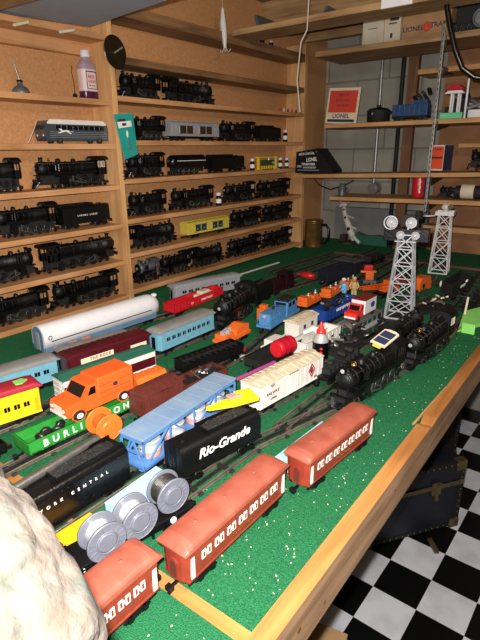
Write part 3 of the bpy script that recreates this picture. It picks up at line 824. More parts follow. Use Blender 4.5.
# ---------------- signals, towers
def lattice_tower(H, wb, wt, m, levels=4, base=True, name='light_tower', lean=0):
    e = bpy.data.objects.new(name, None); COL.objects.link(e)
    zb = .006 if base else 0
    def cor(z, k):
        t = (z-zb)/(H-zb); w = wb*(1-t)+wt*t
        return Vector(((-1, 1, 1, -1)[k]*w/2, (-1, -1, 1, 1)[k]*w/2, z))
    for k in range(4):
        a, b = cor(zb, k), cor(H, k); G().bar(a, b, .005, .005).build('tower_leg', m, e)
    zs = [zb+(H-zb)*(1-(1-i/levels)**1.12) for i in range(levels+1)]
    for k in range(4):
        g = G(); j = (k+1) % 4
        for a, b in zip(zs[:-1], zs[1:]):
            g.bar(cor(a, k), cor(b, j), .0028); g.bar(cor(a, j), cor(b, k), .0028); g.bar(cor(b, k), cor(b, j), .0035)
            m_ = (cor(a, k)+cor(b, j)+cor(a, j)+cor(b, k))/4
        g.bar(cor(zs[0]+.002, k), cor(zs[0]+.002, j), .005)
        g.build('lattice', m, e)
    if base: G().box(-wb/2-.008, wb/2+.008, -wb/2-.008, wb/2+.008, 0, .006).build('base_plate', 'black_dull' if m != 'white_plastic' else m, e, .001)
    return e
# ---------------- track
def track(pts, label, name='train_track', gauge=.032, z=T):
    """three-rail track along a polyline"""
    c = Vector((pts[0][0], pts[0][1], z)); e = empty(name, label, 'track', c)
    P = [Vector((p[0], p[1], 0))-Vector((c.x, c.y, 0)) for p in pts]
    # resample
    Q = []; 
    for a, b in zip(P[:-1], P[1:]):
        n = max(1, int((b-a).length/.04)); Q += [a+(b-a)*i/n for i in range(n)]
    Q.append(P[-1])
    def off(i, d):
        t = (Q[min(i+1, len(Q)-1)]-Q[max(i-1, 0)]).normalized(); return Q[i]+Vector((-t.y, t.x, 0))*d
    for d in (-gauge/2, 0, gauge/2):
        g = G(); g.tube([off(i, d)+Vector((0, 0, .0088)) for i in range(len(Q))], .0019, 8)
        vs = []; fs = []
        for i in range(len(Q)):
            for dd, zz in ((-.0007, .0088), (-.0007, .004), (-.003, .0035), (-.003, .0025), (.003, .0025), (.003, .0035), (.0007, .004), (.0007, .0088)):
                p = off(i, d+dd); vs.append((p.x, p.y, zz))
        for i in range(len(Q)-1):
            for j in range(8): fs.append((i*8+j, (i+1)*8+j, (i+1)*8+(j+1) % 8, i*8+(j+1) % 8))
        g.add(vs, fs); g.build('rail', 'rail_metal' if d else 'steel_dark', e)
    tie = G().prism([(-.024, 0), (.024, 0), (.021, .004), (-.021, .004)], -.005, .005).mesh('tie', 'black_dull')
    L = 0; nxt = .02
    for a, b in zip(P[:-1], P[1:]):
        l = (b-a).length; d = (b-a).normalized()
        while nxt < L+l:
            p = a+d*(nxt-L); inst(tie, 'tie', e, (p.x, p.y, .0002), (0, 0, math.atan2(d.y, d.x))); nxt += .085
        L += l
    return e
# ================================================================ SHELVES: ENGINES
ENG = {}
for k, (n, st) in {'A': (4, 0), 'B': (3, 1), 'C': (4, 2), 'D': (4, 3)}.items():
    ENG[k] = (.27, (n, st))
_first = {}
def get_engine(k):
    if k not in _first:
        L, (n, st) = ENG[k]; _first[k] = steam_engine(L, n, st); return _first[k]
    return dup(_first[k])
def get_tender(name=''):
    k = 'T'+name
    if k not in _first:
        _first[k] = tender(.17, .074, name, side=1, tsize=.0075); return _first[k]
    return dup(_first[k])
SX = -1.625        # centre line of things on the left wall shelves
def shelf_span(px0, px1, z):
    return y_on_shelf(px0, SX+(-.026 if px0 == 28 else .0), z+.04), y_on_shelf(px1, SX+.028, z+.04)
def shelf_thing(o, L0, px0, px1, z, facing, label, cat, group=None, s=None, hs=1.12):
    y0, y1 = shelf_span(px0, px1, z); L = y1-y0
    o.location = (SX, (y0+y1)/2, z+.0005); o.rotation_euler = (0, 0, PI/2 if facing == 'far' else -PI/2)
    k = L/L0; o.scale = (k, 1.0, (s or hs)*(1 if px0 < 115 else .93))
    return tag(o, label, cat, group)
ORD = ['top', 'second', 'third', 'fourth', 'fifth', 'bottom']
GR = 'black steam engines displayed on the wall shelves'
# left bay: (px0, px1, shelf, kind, facing, label)
L_ITEMS = [
 (-32, 24, 2, 'A', 'near', 'black toy steam locomotive cut off by the left frame edge, below the silver bus'),
 (28, 110, 2, 'B', 'near', 'whole black toy steam locomotive on the shelf directly below the silver bus'),
 (-8, 60, 3, 'C', 'near', 'black toy steam locomotive left of the lettered LIONEL LINES tender'),
 (57, 112, 3, 'T', 'near', 'black coal tender lettered LIONEL LINES on the fourth shelf of the left bay'),
 (-38, 41, 4, 'A', 'far', 'left black toy steam locomotive on the second-lowest shelf of the left bay'),
 (40, 121, 4, 'D', 'far', 'long black steam locomotive touching the divider on the left bay\'s second-lowest shelf'),
 (-22, 52, 5, 'C', 'near', 'left black toy steam locomotive on the bottom shelf of the left bay'),
 (50, 121, 5, 'A', 'near', 'black steam locomotive against the divider on the left bay\'s bottom shelf'),
]
for px0, px1, sh, k, f, lab in L_ITEMS:
    z = ZL[sh]
    if k == 'T': shelf_thing(get_tender('LIONEL LINES'), .17, px0, px1, z, f, lab, 'tender')
    else: shelf_thing(get_engine(k), .27, px0, px1, z, f, lab, 'locomotive', GR)
R_ITEMS = [
 (119, 162, 0, 'A', 'near', 'black toy steam locomotive on the highest loaded shelf, beside the hanging metal disc'),
 (164, 217, 0, 'D', 'far', 'black toy steam locomotive at right on the highest loaded shelf of the right bay'),
 (124, 167, 1, 'C', 'near', 'black toy steam locomotive between the teal packet and the silver stock car'),
 (219, 256, 1, 'A', 'near', 'black toy steam locomotive right of the silver stock car'),
 (256, 282, 1, 'T', 'near', 'black coal tender between a locomotive and the white-capped bottle on the second shelf'),
 (126, 166, 2, 'D', 'near', 'black toy steam locomotive below the teal packet at the left of the third shelf'),
 (168, 207, 2, 'S', 'near', 'black streamlined locomotive with a white side stripe on the third shelf'),
 (207, 246, 2, 'T', 'near', 'black coal tender coupled behind the white-striped streamlined locomotive'),
 (128, 168, 3, 'A', 'near', 'leftmost black toy steam locomotive on the fourth shelf of the right bay'),
 (170, 215, 3, 'C', 'near', 'black toy steam locomotive just left of the white-topped bottle on the fourth shelf'),
 (223, 256, 3, 'B', 'near', 'black toy steam locomotive just right of the white-topped bottle on the fourth shelf'),
 (256, 291, 3, 'A', 'near', 'rightmost black toy steam locomotive on the fourth shelf of the right bay'),
 (132, 179, 4, 'D', 'far', 'black toy steam locomotive left of the yellow windowed car'),
 (230, 262, 4, 'C', 'near', 'black toy steam locomotive right of the yellow windowed car'),
 (262, 293, 4, 'A', 'near', 'rightmost black toy steam locomotive on the fifth shelf of the right bay'),
 (136, 161, 5, 'G', 'near', 'dusty grey locomotive at the left end of the lowest wall shelf'),
 (160, 192, 5, 'C', 'near', 'black toy steam locomotive next to the dusty grey one on the lowest wall shelf'),
 (192, 226, 5, 'A', 'far', 'third locomotive from the left on the lowest wall shelf, black, facing away'),
 (227, 262, 5, 'D', 'near', 'second black locomotive from the right on the lowest wall shelf'),
 (262, 293, 5, 'B', 'near', 'black locomotive at the far right end of the lowest wall shelf'),
]
def stream_engine(L=.24, body='black_gloss', stripe='white_letter'):
    e = bpy.data.objects.new('streamlined_locomotive', None); COL.objects.link(e); h = L/2; w = .026
    pr = [(-w, .030), (w, .030), (w, .062)]+arc(0, .062, w, .020, 0, 180, 10)[1:-1]+[(-w, .062)]
    g = G().prism(pr, -h+.004, h-.03, smooth=False)
    secs = []
    for i in range(7):
        t = i/6; k = math.sqrt(max(0, 1-t*t)); k = max(k, .15)
        secs.append([(h-.03+.028*t, p[0]*k, .045+(p[1]-.045)*k) for p in pr])
    n = len(pr); vs = [p for s_ in secs for p in s_]
    g.add(vs, [(a*n+i, a*n+(i+1) % n, (a+1)*n+(i+1) % n, (a+1)*n+i) for a in range(6) for i in range(n)], True); g.add(secs[-1], [tuple(range(n))])
    g.build('shell', body, e)
    for s in (-1, 1):
        G().box(-h+.006, h-.034, *sorted((s*w, s*(w+.0008))), .056, .0585).build('stripe', stripe, e)
        G().box(-h+.012, -h+.026, *sorted((s*w, s*(w+.0008))), .062, .074).build('cab_window', 'window_dark', e)
        for x in (-.05, -.014, .022, .058): inst(wheel_mesh(.017, 12), 'driving_wheel', e, (x, s*.019, .017))
        for x in (.085, .103): inst(wheel_mesh(.0085), 'pilot_wheel', e, (x, s*.016, .0085))
        G().box(-.052, .06, *sorted((s*.023, s*.025)), .010, .0135).build('side_rod', 'steel', e)
    G().cyl((h-.006, 0, .058), (h+.001, 0, .058), .006).build('headlight', 'steel', e)
    G().box(-h+.01, h-.02, -.01, .01, .012, .031).build('frame', 'black_dull', e)
    return e
for px0, px1, sh, k, f, lab in R_ITEMS:
    z = ZR[sh]
    if k == 'T': shelf_thing(get_tender(), .17, px0, px1, z, f, lab, 'tender')
    elif k == 'S': shelf_thing(stream_engine(), .24, px0, px1, z, f, lab, 'locomotive')
    elif k == 'G':
        o = steam_engine(.20, 3, 3, 'gun_grey'); shelf_thing(o, .20, px0, px1, z, f, lab, 'locomotive')
    else: shelf_thing(get_engine(k), .27, px0, px1, z, f, lab, 'locomotive', GR)
# silver stock car, yellow windowed car
def win_car(body, wm, slats=True):
    o = boxcar(.22, .054, .082, body, body, 10, door=False); o.name = 'stock_car'
    for s in (-1, 1):
        y = s*.0275
        for x in (-.045, .045):
            g = G(); g.box(x-.030, x+.030, y-.001, y+.001, .030, .066); g.build('window', wm, o)
            g = G()
            for (a, b, c_, d_) in ((x-.032, x+.032, .028, .031), (x-.032, x+.032, .065, .068), (x-.032, x-.029, .028, .068), (x+.029, x+.032, .028, .068), (x-.001, x+.001, .03, .066)):
                g.box(a, b, y-.002, y+.002, c_, d_)
            g.build('window_frame', body, o)
            if not slats:
                g = G()
                for q in range(3):
                    g.sph((x-.018+q*.018, y+s*.0011, .044+.006*(q % 2)), .004, 8, 6, (1.3, .2, .7))
                g.build('fish', 'silver_paint', o)
    return o
shelf_thing(win_car('silver_paint', 'window_warm'), .22, 167, 219, ZR[1], 'far', 'silver ribbed stock car with two dark windows on the second shelf', 'train car', hs=1.05)
shelf_thing(win_car('yellow_pale', 'window_blue', False), .22, 184, 229, ZR[4], 'far', 'pale yellow car with two blue aquarium windows on the fifth shelf', 'train car', hs=1.02)
# ---- small bottles and gadgets on the right bay shelves
def jar(name, x, y, z, h, r, body, cap, label, cat='bottle'):
    e = empty(name, label, cat, (x, y, z))
    G().lathe((0, 0, 0), (0, 0, 1), [(0, r*.9), (.003, r), (h*.62, r), (h*.74, r*.6), (h*.78, r*.6)], 16).build('body', body, e)
    G().lathe((0, 0, h*.2), (0, 0, 1), [(0, r*1.02), (h*.32, r*1.02)], 16).build('paper_label', 'white_letter' if body != 'white_plastic' else 'ink', e)
    G().lathe((0, 0, h*.78), (0, 0, 1), [(0, r*.85), (h*.18, r*.85), (h*.22, r*.7)], 16).build('cap', cap, e)
    return e
def shelf_y(px, z): return y_on_shelf(px, SX+.03, z+.03)
jar('bottle', -1.60, shelf_y(286, ZR[1]), ZR[1], .065, .013, 'black_gloss', 'white_plastic', 'small black bottle with white cap at the right end of the second shelf')
jar('bottle', -1.585, shelf_y(217, ZR[3]), ZR[3], .062, .014, 'black_gloss', 'white_plastic', 'small white-topped black bottle between locomotives on the fourth shelf')
jar('bottle', -1.60, shelf_y(253, ZR[2]), ZR[2], .060, .013, 'black_gloss', 'white_plastic', 'small black bottle with white cap left of the yellow gadget frame')
jar('bottle', -1.60, shelf_y(281, ZR[2]), ZR[2], .060, .012, 'black_gloss', 'white_plastic', 'small white-capped bottle just right of the yellow gadget frame')
jar('bottle', -1.60, shelf_y(287.5, ZR[2]), ZR[2], .058, .012, 'black_gloss', 'white_plastic', 'small white-capped bottle touching the black lettered box')
yy = shelf_y(266, ZR[2])
e = empty('yellow_crossing_gantry', 'bright yellow toy gantry frame with green and yellow parts on the third shelf', 'toy accessory', (-1.60, yy+.02, ZR[2])); e.scale = (1, 1.9, 1)
for q, dy in enumerate((-.045, .045)):
    G().box(-.006, .006, dy-.004, dy+.004, 0, .066).box(-.012, .012, dy-.012, dy+.012, 0, .004).box(-.008, .008, dy-.008, dy+.008, .062, .068).build('upright', 'yellow' if q == 0 else 'yellow_pale', e, .0008)
G().box(-.004, .004, -.062, .045, .060, .066).build('beam', 'yellow', e, .0008)
G().box(-.016, .002, -.03, .05, .0, .004).box(-.014, -.002, -.03, .04, .022, .050).build('green_box', 'green_coach', e, .001)
g = G()
for i in range(7): g.box(-.001, .004, -.03+i*.012, -.026+i*.012, .003, .02)
g.build('fence', 'yellow', e)
G().cyl((.0, .01, .05), (.0, .01, .06), .005).cyl((0, .03, .035), (.004, .03, .035), .006).build('lamps', 'silver_core', e)
# tiny figures on the high shelf
z = 1.905-.089
for i in range(5):
    y = shelf_y(277+i*4, ZR[0]); m = ['red', 'white_dusty', 'dark_wood_item', 'red', 'black_dull'][i]
    g = G().lathe((0, 0, 0), (0, 0, 1), [(0, .006), (.004, .006), (.010, .004), (.014, .003), (.017, .0038), (.020, .002)], 10)
    tag(g.build('tiny_figure', m, None, 0, (-1.575, y, ZR[0]+.0003)), ['red', 'white', 'brown', 'dark red', 'black'][i]+' tiny figure on the high shelf, '+['first from the left', 'second from the left', 'middle of the five', 'second from the right', 'last at the right'][i], 'figure', 'tiny figures in a row on the high shelf')
# two dark film-canister-like caps on the rear rail
for i, px in enumerate((262, 271)):
    p = ox(px, 40, -1.60)
    e = empty('paint_jar', ['left', 'right'][i]+' one of two small dark jars with pale lids high on the wall board', 'jar', (-1.60, p.y, 2.10))
    G().cyl((0, 0, 0), (0, 0, .022), .012).build('body', 'black_gloss', e); G().cyl((0, 0, .022), (0, 0, .029), .0125).build('lid', 'silver_core', e)
# ---- left bay top: oil can, little figure, bottle, bus
py = ox(21, 92, SX).y
e = empty('oil_can', 'small dark metal oil can with long thin spout on the top left shelf', 'oil can', (SX, py, ZL[0]))
G().lathe((0, 0, 0), (0, 0, 1), [(0, .026), (.003, .028), (.012, .027), (.022, .020), (.028, .010), (.032, .008), (.040, .008)], 22).build('body', 'gun_grey', e)
G().lathe((0, 0, .038), (0, 0, 1), [(0, .0095), (.006, .0095), (.007, .005)], 14).build('collar', 'black_gloss', e)
G().cyl((0, 0, .044), (0, -.012, .100), .0035, .0012).build('spout', 'steel', e)
py = ox(75, 96, SX).y
e = empty('oiler_bulb', 'tiny black oiler with thin stem beside the bottle on the top left shelf', 'oil can', (SX, py, ZL[0]))
G().lathe((0, 0, 0), (0, 0, 1), [(0, .013), (.004, .013), (.010, .007), (.014, .008), (.019, .004)], 14).build('body', 'black_gloss', e)
G().tube([(0, 0, .018), (0, .002, .05), (0, -.003, .085), (0, -.001, .11)], .0012, 6).build('stem', 'dark_wood_item', e)
py = ox(89, 95, SX+.01).y
e = empty('medicine_bottle', 'clear plastic bottle with white cap, pink label and dark liquid on the top left shelf', 'bottle', (SX+.01, py, ZL[0])); e.scale = (1.08, 1.08, 1.12)
def obl(g, prof, sx=.030, sy=.030, n=28):
    vs = []; N = n
    for z_, k in prof:
        for i in range(N):
            t = 2*PI*i/N; c_, s_ = math.cos(t), math.sin(t); p_ = 2/3.2
            vs.append((sx*.72*k*math.copysign(abs(c_)**p_, c_), sy*k*math.copysign(abs(s_)**p_, s_), z_))
    g.add(vs, [(a*N+i, a*N+(i+1) % N, (a+1)*N+(i+1) % N, (a+1)*N+i) for a in range(len(prof)-1) for i in range(N)], True)
    g.add(vs[:N], [tuple(reversed(range(N)))]); g.add(vs[-N:], [tuple(range(N))]); return g
obl(G(), [(0, .94), (.003, 1), (.024, 1)]).build('liquid', 'liquid_purple', e)
obl(G(), [(.024, 1), (.096, 1), (.104, .93), (.112, .7), (.117, .5), (.124, .48)]).build('body', 'clear_plastic', e)
G().lathe((0, 0, .124), (0, 0, 1), [(0, .0155), (.018, .0155), (.020, .013)], 20).build('cap', 'white_plastic', e)
obl(G(), [(.026, 1.02), (.088, 1.02)], .030, .0301).build('paper_label', 'label_pink', e)
g = G().box(.0222, .0228, -.020, .020, .080, .083).box(.0222, .0228, -.020, .020, .031, .033).box(.0222, .0228, -.020, -.018, .031, .083).box(.0222, .0228, .018, .020, .031, .083); g.build('label_border', 'ink', e)
inst(text_mesh('RED', .013, 'box_red'), 'lettering', e, (.0226, -.002, .066), (PI/2, 0, PI/2)); inst(text_mesh('LIQUID', .0095, 'box_red'), 'lettering', e, (.0226, 0, .053), (PI/2, 0, PI/2)); inst(text_mesh('OIL 16 OZ', .005, 'ink'), 'lettering', e, (.0226, 0, .041), (PI/2, 0, PI/2))
# bus
y0 = ox(36, 140, SX-.028).y; y1 = ox(109, 142, SX+.028).y; L = y1-y0
e = empty('toy_bus', 'silver vintage toy bus with a white running dog emblem on the second left shelf', 'toy bus', (SX, (y0+y1)/2, ZL[1]), -PI/2)
h = L/2; w = .030; H = .078
pr = [(-h+.004, .010), (h-.006, .010), (h-.001, .022), (h, .044), (h-.003, .060), (h-.010, H-.008), (h-.024, H), (-h+.022, H), (-h+.006, H-.010), (-h+.001, .050)]
g = G().prism(pr, -w, w, 'y'); g.build('body', 'bus_silver' if 'bus_silver' in MATS else mat('bus_silver', '5c656e', .25, .6, .08, 40), e, .006)
pr2 = [(h-.012, H-.009), (h-.024, H+.001), (-h+.022, H+.001), (-h+.008, H-.010), (-h+.010, H-.014), (h-.014, H-.014)]
G().prism(pr2, -w-.0006, w+.0006, 'y').build('roof', 'white_dusty', e, .004)
for s in (-1, 1):
    for i in range(9):
        x = -h+.020+i*(L-.06)/9; G().box(x, x+(L-.06)/9-.004, *sorted((s*(w-.001), s*(w+.0008))), .046, .060).build('window', 'window_dark', e)
    g = G()
    for z_ in (.020, .026, .032, .038): g.box(-h+.01, h-.02, *sorted((s*w, s*(w+.0006))), z_, z_+.001)
    g.build('side_flutes', 'silver_paint', e)
    for x in (-h+.045, h-.055):
        o = G().lathe((0, -.003, 0), (0, 1, 0), [(0, .012), (.006, .012), (.0065, .009)], 18).build('wheel', 'rubber', e); o.location = (x, s*(w-.003), .012)
        G().cyl((0, -.0042, 0), (0, .0042, 0), .006).build('hubcap', 'steel', o)
# running dog emblem (plain leaping hound)
dg = [(-.024, .000), (-.014, .004), (-.004, .0045), (.006, .003), (.012, .007), (.017, .0095), (.024, .0075), (.018, .005), (.013, .001), (.020, -.003), (.027, -.004), (.026, -.006), (.016, -.005), (.006, -.002), (-.006, .000), (-.013, -.003), (-.022, -.008), (-.028, -.007), (-.020, -.003), (-.018, .000), (-.030, -.001), (-.036, .001)]
o = G().prism([(x, z_+.0435) for x, z_ in dg], 0, .0006, 'y').build('dog_emblem', 'white_letter', e); o.location = (h*.42, w+.0006, -.003)
for s in (-1, 1): G().box(h-.004, h+.0006, *sorted((s*.003, s*.024)), .046, .060).build('windshield', 'window_dark', e); G().sph((h-.003, s*.018, .028), .005, 10, 6).build('headlight', 'silver_core', e)
c = [ox(38, 120, -1.57), ox(34, 132, -1.565), ox(32, 142, -1.56)]
tag(G().tube([(c[0].x, c[0].y-.004, c[0].z), (c[1].x, c[1].y-.004, c[1].z), (-1.575, c[2].y-.004, ZL[1]+.002)], .0013, 6).build('string', 'cord_white'), 'short white string hanging at the nose of the silver bus', 'string')
# pegs, disc, teal packet
for i, (a, b) in enumerate((((14, 25), (28, 22)), ((60, 32), (74, 30)))):
    p = ox(*a, -1.556); q = ox(*b, -1.50)
    tag(G().cyl(p, q, .0050, .0045, n=12).build('wooden_peg', 'cream'), ['left', 'right'][i]+' one of two pale wooden pegs sticking out below the grey ceiling panel', 'peg')
p = ox(115, 52, -1.5485)
e = empty('metal_disc', 'round dark metal disc with a bright rim nailed to the divider post', 'disc', p)
nrm = Vector((1, .12, .05)).normalized()
G().lathe((0, 0, 0), nrm, [(-.002, .050), (.0, .0545), (.002, .0545), (.0025, .050)], 40).build('plate', 'disc_dark' if 'disc_dark' in MATS else mat('disc_dark', '35301c', .3, .6, .2, 30), e)
G().ring((0, 0, 0), nrm, .0535, .0018, 40, 6).build('rim', 'steel', e)
G().bar(nrm*.002+Vector((-.008, -.008, -.008)), nrm*.03+Vector((.004, .004, .010)), .005).build('nail', 'galv', e)
p = [ox(114, 115, -1.545), ox(132, 114, -1.543), ox(137, 154, -1.538), ox(125, 159, -1.538)]
e = empty('teal_packet', 'teal hanging packet with a white label, pinned to the divider post', 'packet', p[0])
o_ = Vector(p[0]); q = [v-o_ for v in p]; nrm = Vector((1, -.6, 0)).normalized()
def quadslab(g, q, t0, t1):
    vs = [v+nrm*t0 for v in q]+[v+nrm*t1 for v in q]; return g.add(vs, [(0, 3, 2, 1)[::-1], (4, 5, 6, 7)[::-1], (0, 1, 5, 4), (1, 2, 6, 5), (2, 3, 7, 6), (3, 0, 4, 7)])
def lerpq(u0, u1, v0, v1):
    def P(u, v): return (q[0]*(1-u)+q[1]*u)*(1-v)+(q[3]*(1-u)+q[2]*u)*v
    return [P(u0, v0), P(u1, v0), P(u1, v1), P(u0, v1)]
quadslab(G(), q, 0, .008).build('pouch', 'teal', e, .002)
quadslab(G(), lerpq(.06, .86, .16, .30), .0082, .0090).build('white_band', 'white_letter', e)
quadslab(G(), lerpq(.10, .55, .10, .16), .0084, .0090).build('dark_print', 'ink', e)
quadslab(G(), lerpq(.30, .55, .20, .26), .0092, .0096).build('print_mark', 'ink', e)
g = G(); c_ = lerpq(.5, .5, .46, .46)[0]+nrm*.010; g.sph(c_, .009, 12, 8, (.5, .5, 1.5)); g.build('lure', 'figure_white', e)
g = G(); 
for v in (.62, .74, .86):
    c_ = lerpq(.52, .52, v, v)[0]+nrm*.010; g.ring(c_, nrm, .007, .0016, 14, 6)
g.build('hook_rings', 'gun_grey', e)
g = G()
for i, yy_ in enumerate((165, 172, 178)):
    c_ = ox(124, yy_, -1.5495); g.ring(c_, (1, .3 if i % 2 else -.9, 0), .0065, .0012, 14, 5)
tag(g.build('wire_chain', 'black_dull'), 'short black wire chain on the divider post below the teal packet', 'chain')
# hanging white fishing lure
p0 = oy(221, -3, 1.95); p1 = oy(223, 24, 1.95); p2 = oy(225, 48, 1.95)
e = empty('hanging_lure', 'white hanging fishing lure with hooks below the overhead board', 'lure', p1)
G().tube([p0-p1+Vector((0, 0, .10)), Vector((0, 0, .05)), Vector((0, 0, .0))], .0015, 6).build('line', 'cord_white', e)
G().tube([Vector((0, 0, .06)), Vector((0, 0, .0)), (p2-p1)*.5, (p2-p1)], [.006, .015, .014, .006], 10).build('body', 'figure_white', e)
g = G(); b_ = p2-p1
for s in (-1, 0, 1): g.tube([b_+Vector((0, 0, .02)), b_+Vector((s*.012, 0, -.012)), b_+Vector((s*.022, 0, -.018)), b_+Vector((s*.030, .004, -.006))], .0022, 6)
g.build('hooks', 'cord_white', e)
# cord left hanging from the joist
p0 = oy(309, -2, 1.985); p1 = oy(307, 30, 1.985)
tag(G().tube([p0+Vector((0, 0, .03)), p0, p1, oy(301, 42, 1.985), oy(297, 80, 1.985), oy(300, 112, 1.985)], .0028, 8).build('string', 'cord_white'), 'pale cord hanging down from the overhead board in the middle', 'cord')
# grey tray above the overhead board, white paper strip
p = oy(300, 4, 2.12)
e = empty('grey_tray', 'grey plastic tray lying on the overhead board at the top', 'tray', (p.x, 2.12, 2.114), .05)
G().prism([(-.17, 0), (.15, 0), (.17, .035), (.16, .037), (.145, .006), (-.155, .006), (-.17, .05), (-.185, .048)], -.08, .1, 'y').build('body', 'gun_grey', e, .002)
p = oy(396, 2, 1.99)
tag(G().box(p.x-.055, p.x+.06, 1.986, 1.998, 2.086, 2.13).build('white_card', 'white_plastic', None, .001), 'bright white card fixed on the front of the overhead board at the top edge', 'card')

# ================================================================ BACK SHELF THINGS
def box_item(name, label, cat, x0, x1, y0, z0, H, D, m, ms=None, rz=0):
    e = empty(name, label, cat, ((x0+x1)/2, y0+D/2, z0), rz)
    G().box(-(x1-x0)/2, (x1-x0)/2, -D/2, D/2, 0, H).build('carton', m, e, .0015); return e
# cream carton and LIONEL TRAINS carton on the highest shelf
zt = 2.084; a = oy(363, 40, YB+.05).x; b = oy(401, 30, YB+.05).x
e = box_item('cream_carton', 'cream cardboard carton at the left of the highest back shelf', 'carton', a, b, YB+.04, zt, .125, .18, 'card_cream')
w2 = (b-a)/2
G().box(w2*.15, w2*.17, -.0915, -.09, 0, .125).build('edge_line', 'cardboard', e)
g = G(); g.box(w2*.45, w2*.9, -.0915, -.0905, .092, .104).box(w2*.4, w2*.8, -.0915, -.0905, .078, .083).box(w2*.5, w2*.62, -.0915, -.0905, .02, .04).box(-w2*.7, -w2*.2, -.0915, -.0905, .070, .073); g.build('print', 'ink', e)
a = oy(403, 30, YB+.06).x; b = oy(447, 22, YB+.06).x
e = box_item('train_carton', 'brown cardboard carton printed LIONEL TRAINS on the highest back shelf', 'carton', a, b+.02, YB+.05, zt+.002, .115, .17, 'cardboard')
inst(text_mesh('LIONEL', .030, 'box_navy'), 'lettering', e, (-.058, -.0858, .043), RSIDE)
inst(text_mesh('TRAINS', .030, 'box_navy'), 'lettering', e, (.070, -.0858, .048), RSIDE)
G().cyl((.006, -.0862, .045), (.006, -.0850, .045), .021, n=24).build('red_emblem', 'box_red', e); inst(text_mesh('L', .028, 'cardboard'), 'lettering', e, (.006, -.0864, .045), RSIDE)
# dark locomotive parts at the right end of that shelf
a = oy(442, 22, YB+.03).x
e = empty('black_engine_shell', 'black heap of train parts on the highest back shelf behind the thick cable', 'train parts', (a+.115, YB+.08, zt))
G().box(-.06, .07, -.03, .04, .02, .105).box(-.05, .02, -.034, .03, .105, .12).box(.08, .16, -.03, .05, .0, .06).cyl((-.06, -.02, .03), (-.085, -.03, .03), .018).build('shell', 'black_dull', e, .003)
for x in (-.05, -.02, .01, .04): inst(wheel_mesh(.018, 10), 'wheel', e, (x, -.035, .018))
p = oy(476, 32, YB+.01)
tag(G().lathe((0, 0, 0), (.2, -1, 0), [(0, .036), (.01, .04), (.014, .038), (.014, .03), (.004, .028)], 28).build('pan_lid', 'gun_grey', None, 0, (p.x+.02, YB+.004, 2.084+.040)), 'round grey lid partly visible at the right frame edge on the highest shelf', 'lid')
# sign card LIONEL, red, leaning on the second shelf
zs = 1.7285; a = oy(325, 120, YB+.05).x; b = oy(356, 122, YB+.05).x; wS = b-a
e = empty('service_card', 'red and cream service card lettered LIONEL leaning on the back shelf', 'sign', ((a+b)/2, YB+.05, zs+.001)); e.rotation_euler = (R(-6), R(3), 0)
Hs = .178
G().box(-wS/2, wS/2, 0, .004, 0, Hs).build('card', 'cream', e, .0006)
G().box(-wS/2+.010, wS/2-.012, -.0012, 0, .055, Hs-.014).build('red_field', 'box_red', e)
G().box(-wS/2+.012, wS/2-.014, -.0012, 0, .008, .022).build('navy_stripe', 'box_navy', e)
inst(text_mesh('LIONEL', .030, 'box_navy'), 'lettering', e, (-.002, -.0014, .038), RSIDE)
for t, zz in (('SERVICE', .142), ('APPROVED', .115), ('STATION', .090)): inst(text_mesh(t, .017, 'ink_red'), 'lettering', e, (0, -.0016, zz), RSIDE)
# black pot
p = oy(378, 120, YB+.07)
e = empty('black_pot', 'squat round black pot with a lid on the back shelf left of the blue locomotive', 'pot', (p.x, YB+.07, zs))
G().lathe((0, 0, 0), (0, 0, 1), [(0, .052), (.004, .056), (.050, .058), (.055, .060), (.058, .056)], 30).build('body', 'black_dull', e)
G().lathe((0, 0, .058), (0, 0, 1), [(0, .054), (.006, .050), (.010, .034), (.012, .012), (.018, .010), (.022, .013), (.025, .008)], 26).build('lid', 'black_gloss', e)
G().cyl((.05, 0, .045), (.085, -.01, .045), .006).build('handle', 'black_dull', e)
G().box(-.013, -.004, -.0585, -.0555, .033, .044).build('label_mark', 'galv', e)
# blue locomotive with black parts
a = oy(393, 120, YB+.07).x; b = oy(428, 118, YB+.07).x; L = b-a
e = empty('blue_locomotive', 'dark blue toy locomotive on the back shelf beside the metal upright', 'locomotive', ((a+b)/2, YB+.075, zs+.0))
g = G().box(-L/2, L/2, -.028, .028, .022, .076).box(L*.1, L/2-.006, -.029, .029, .076, .092)
for i in range(6): g.box(-L/2+.01+i*L/7, -L/2+.014+i*L/7, -.030, -.027, .026, .074)
g.build('body', 'blue_dim' if 'blue_dim' in MATS else mat('blue_dim', '1d426e', .45, 0, .15, 40, .05), e, .002)
G().box(-L/2, L/2, -.026, .026, .014, .022).build('frame', 'black_metal', e)
g = G()
for (x, z_) in ((-.02, .105), (.0, .115), (.02, .125), (.03, .110), (.045, .135), (.01, .098)): g.box(-.014, .014, -.008, .008, -.006, .006, Matrix.Translation((L*.2+x, 0, z_-.004)) @ Euler((x*9, z_*7, x*31)).to_matrix().to_4x4())
g.build('loose_parts', 'black_dull', e)
truck(e, -L/2+.03); truck(e, L/2-.03)
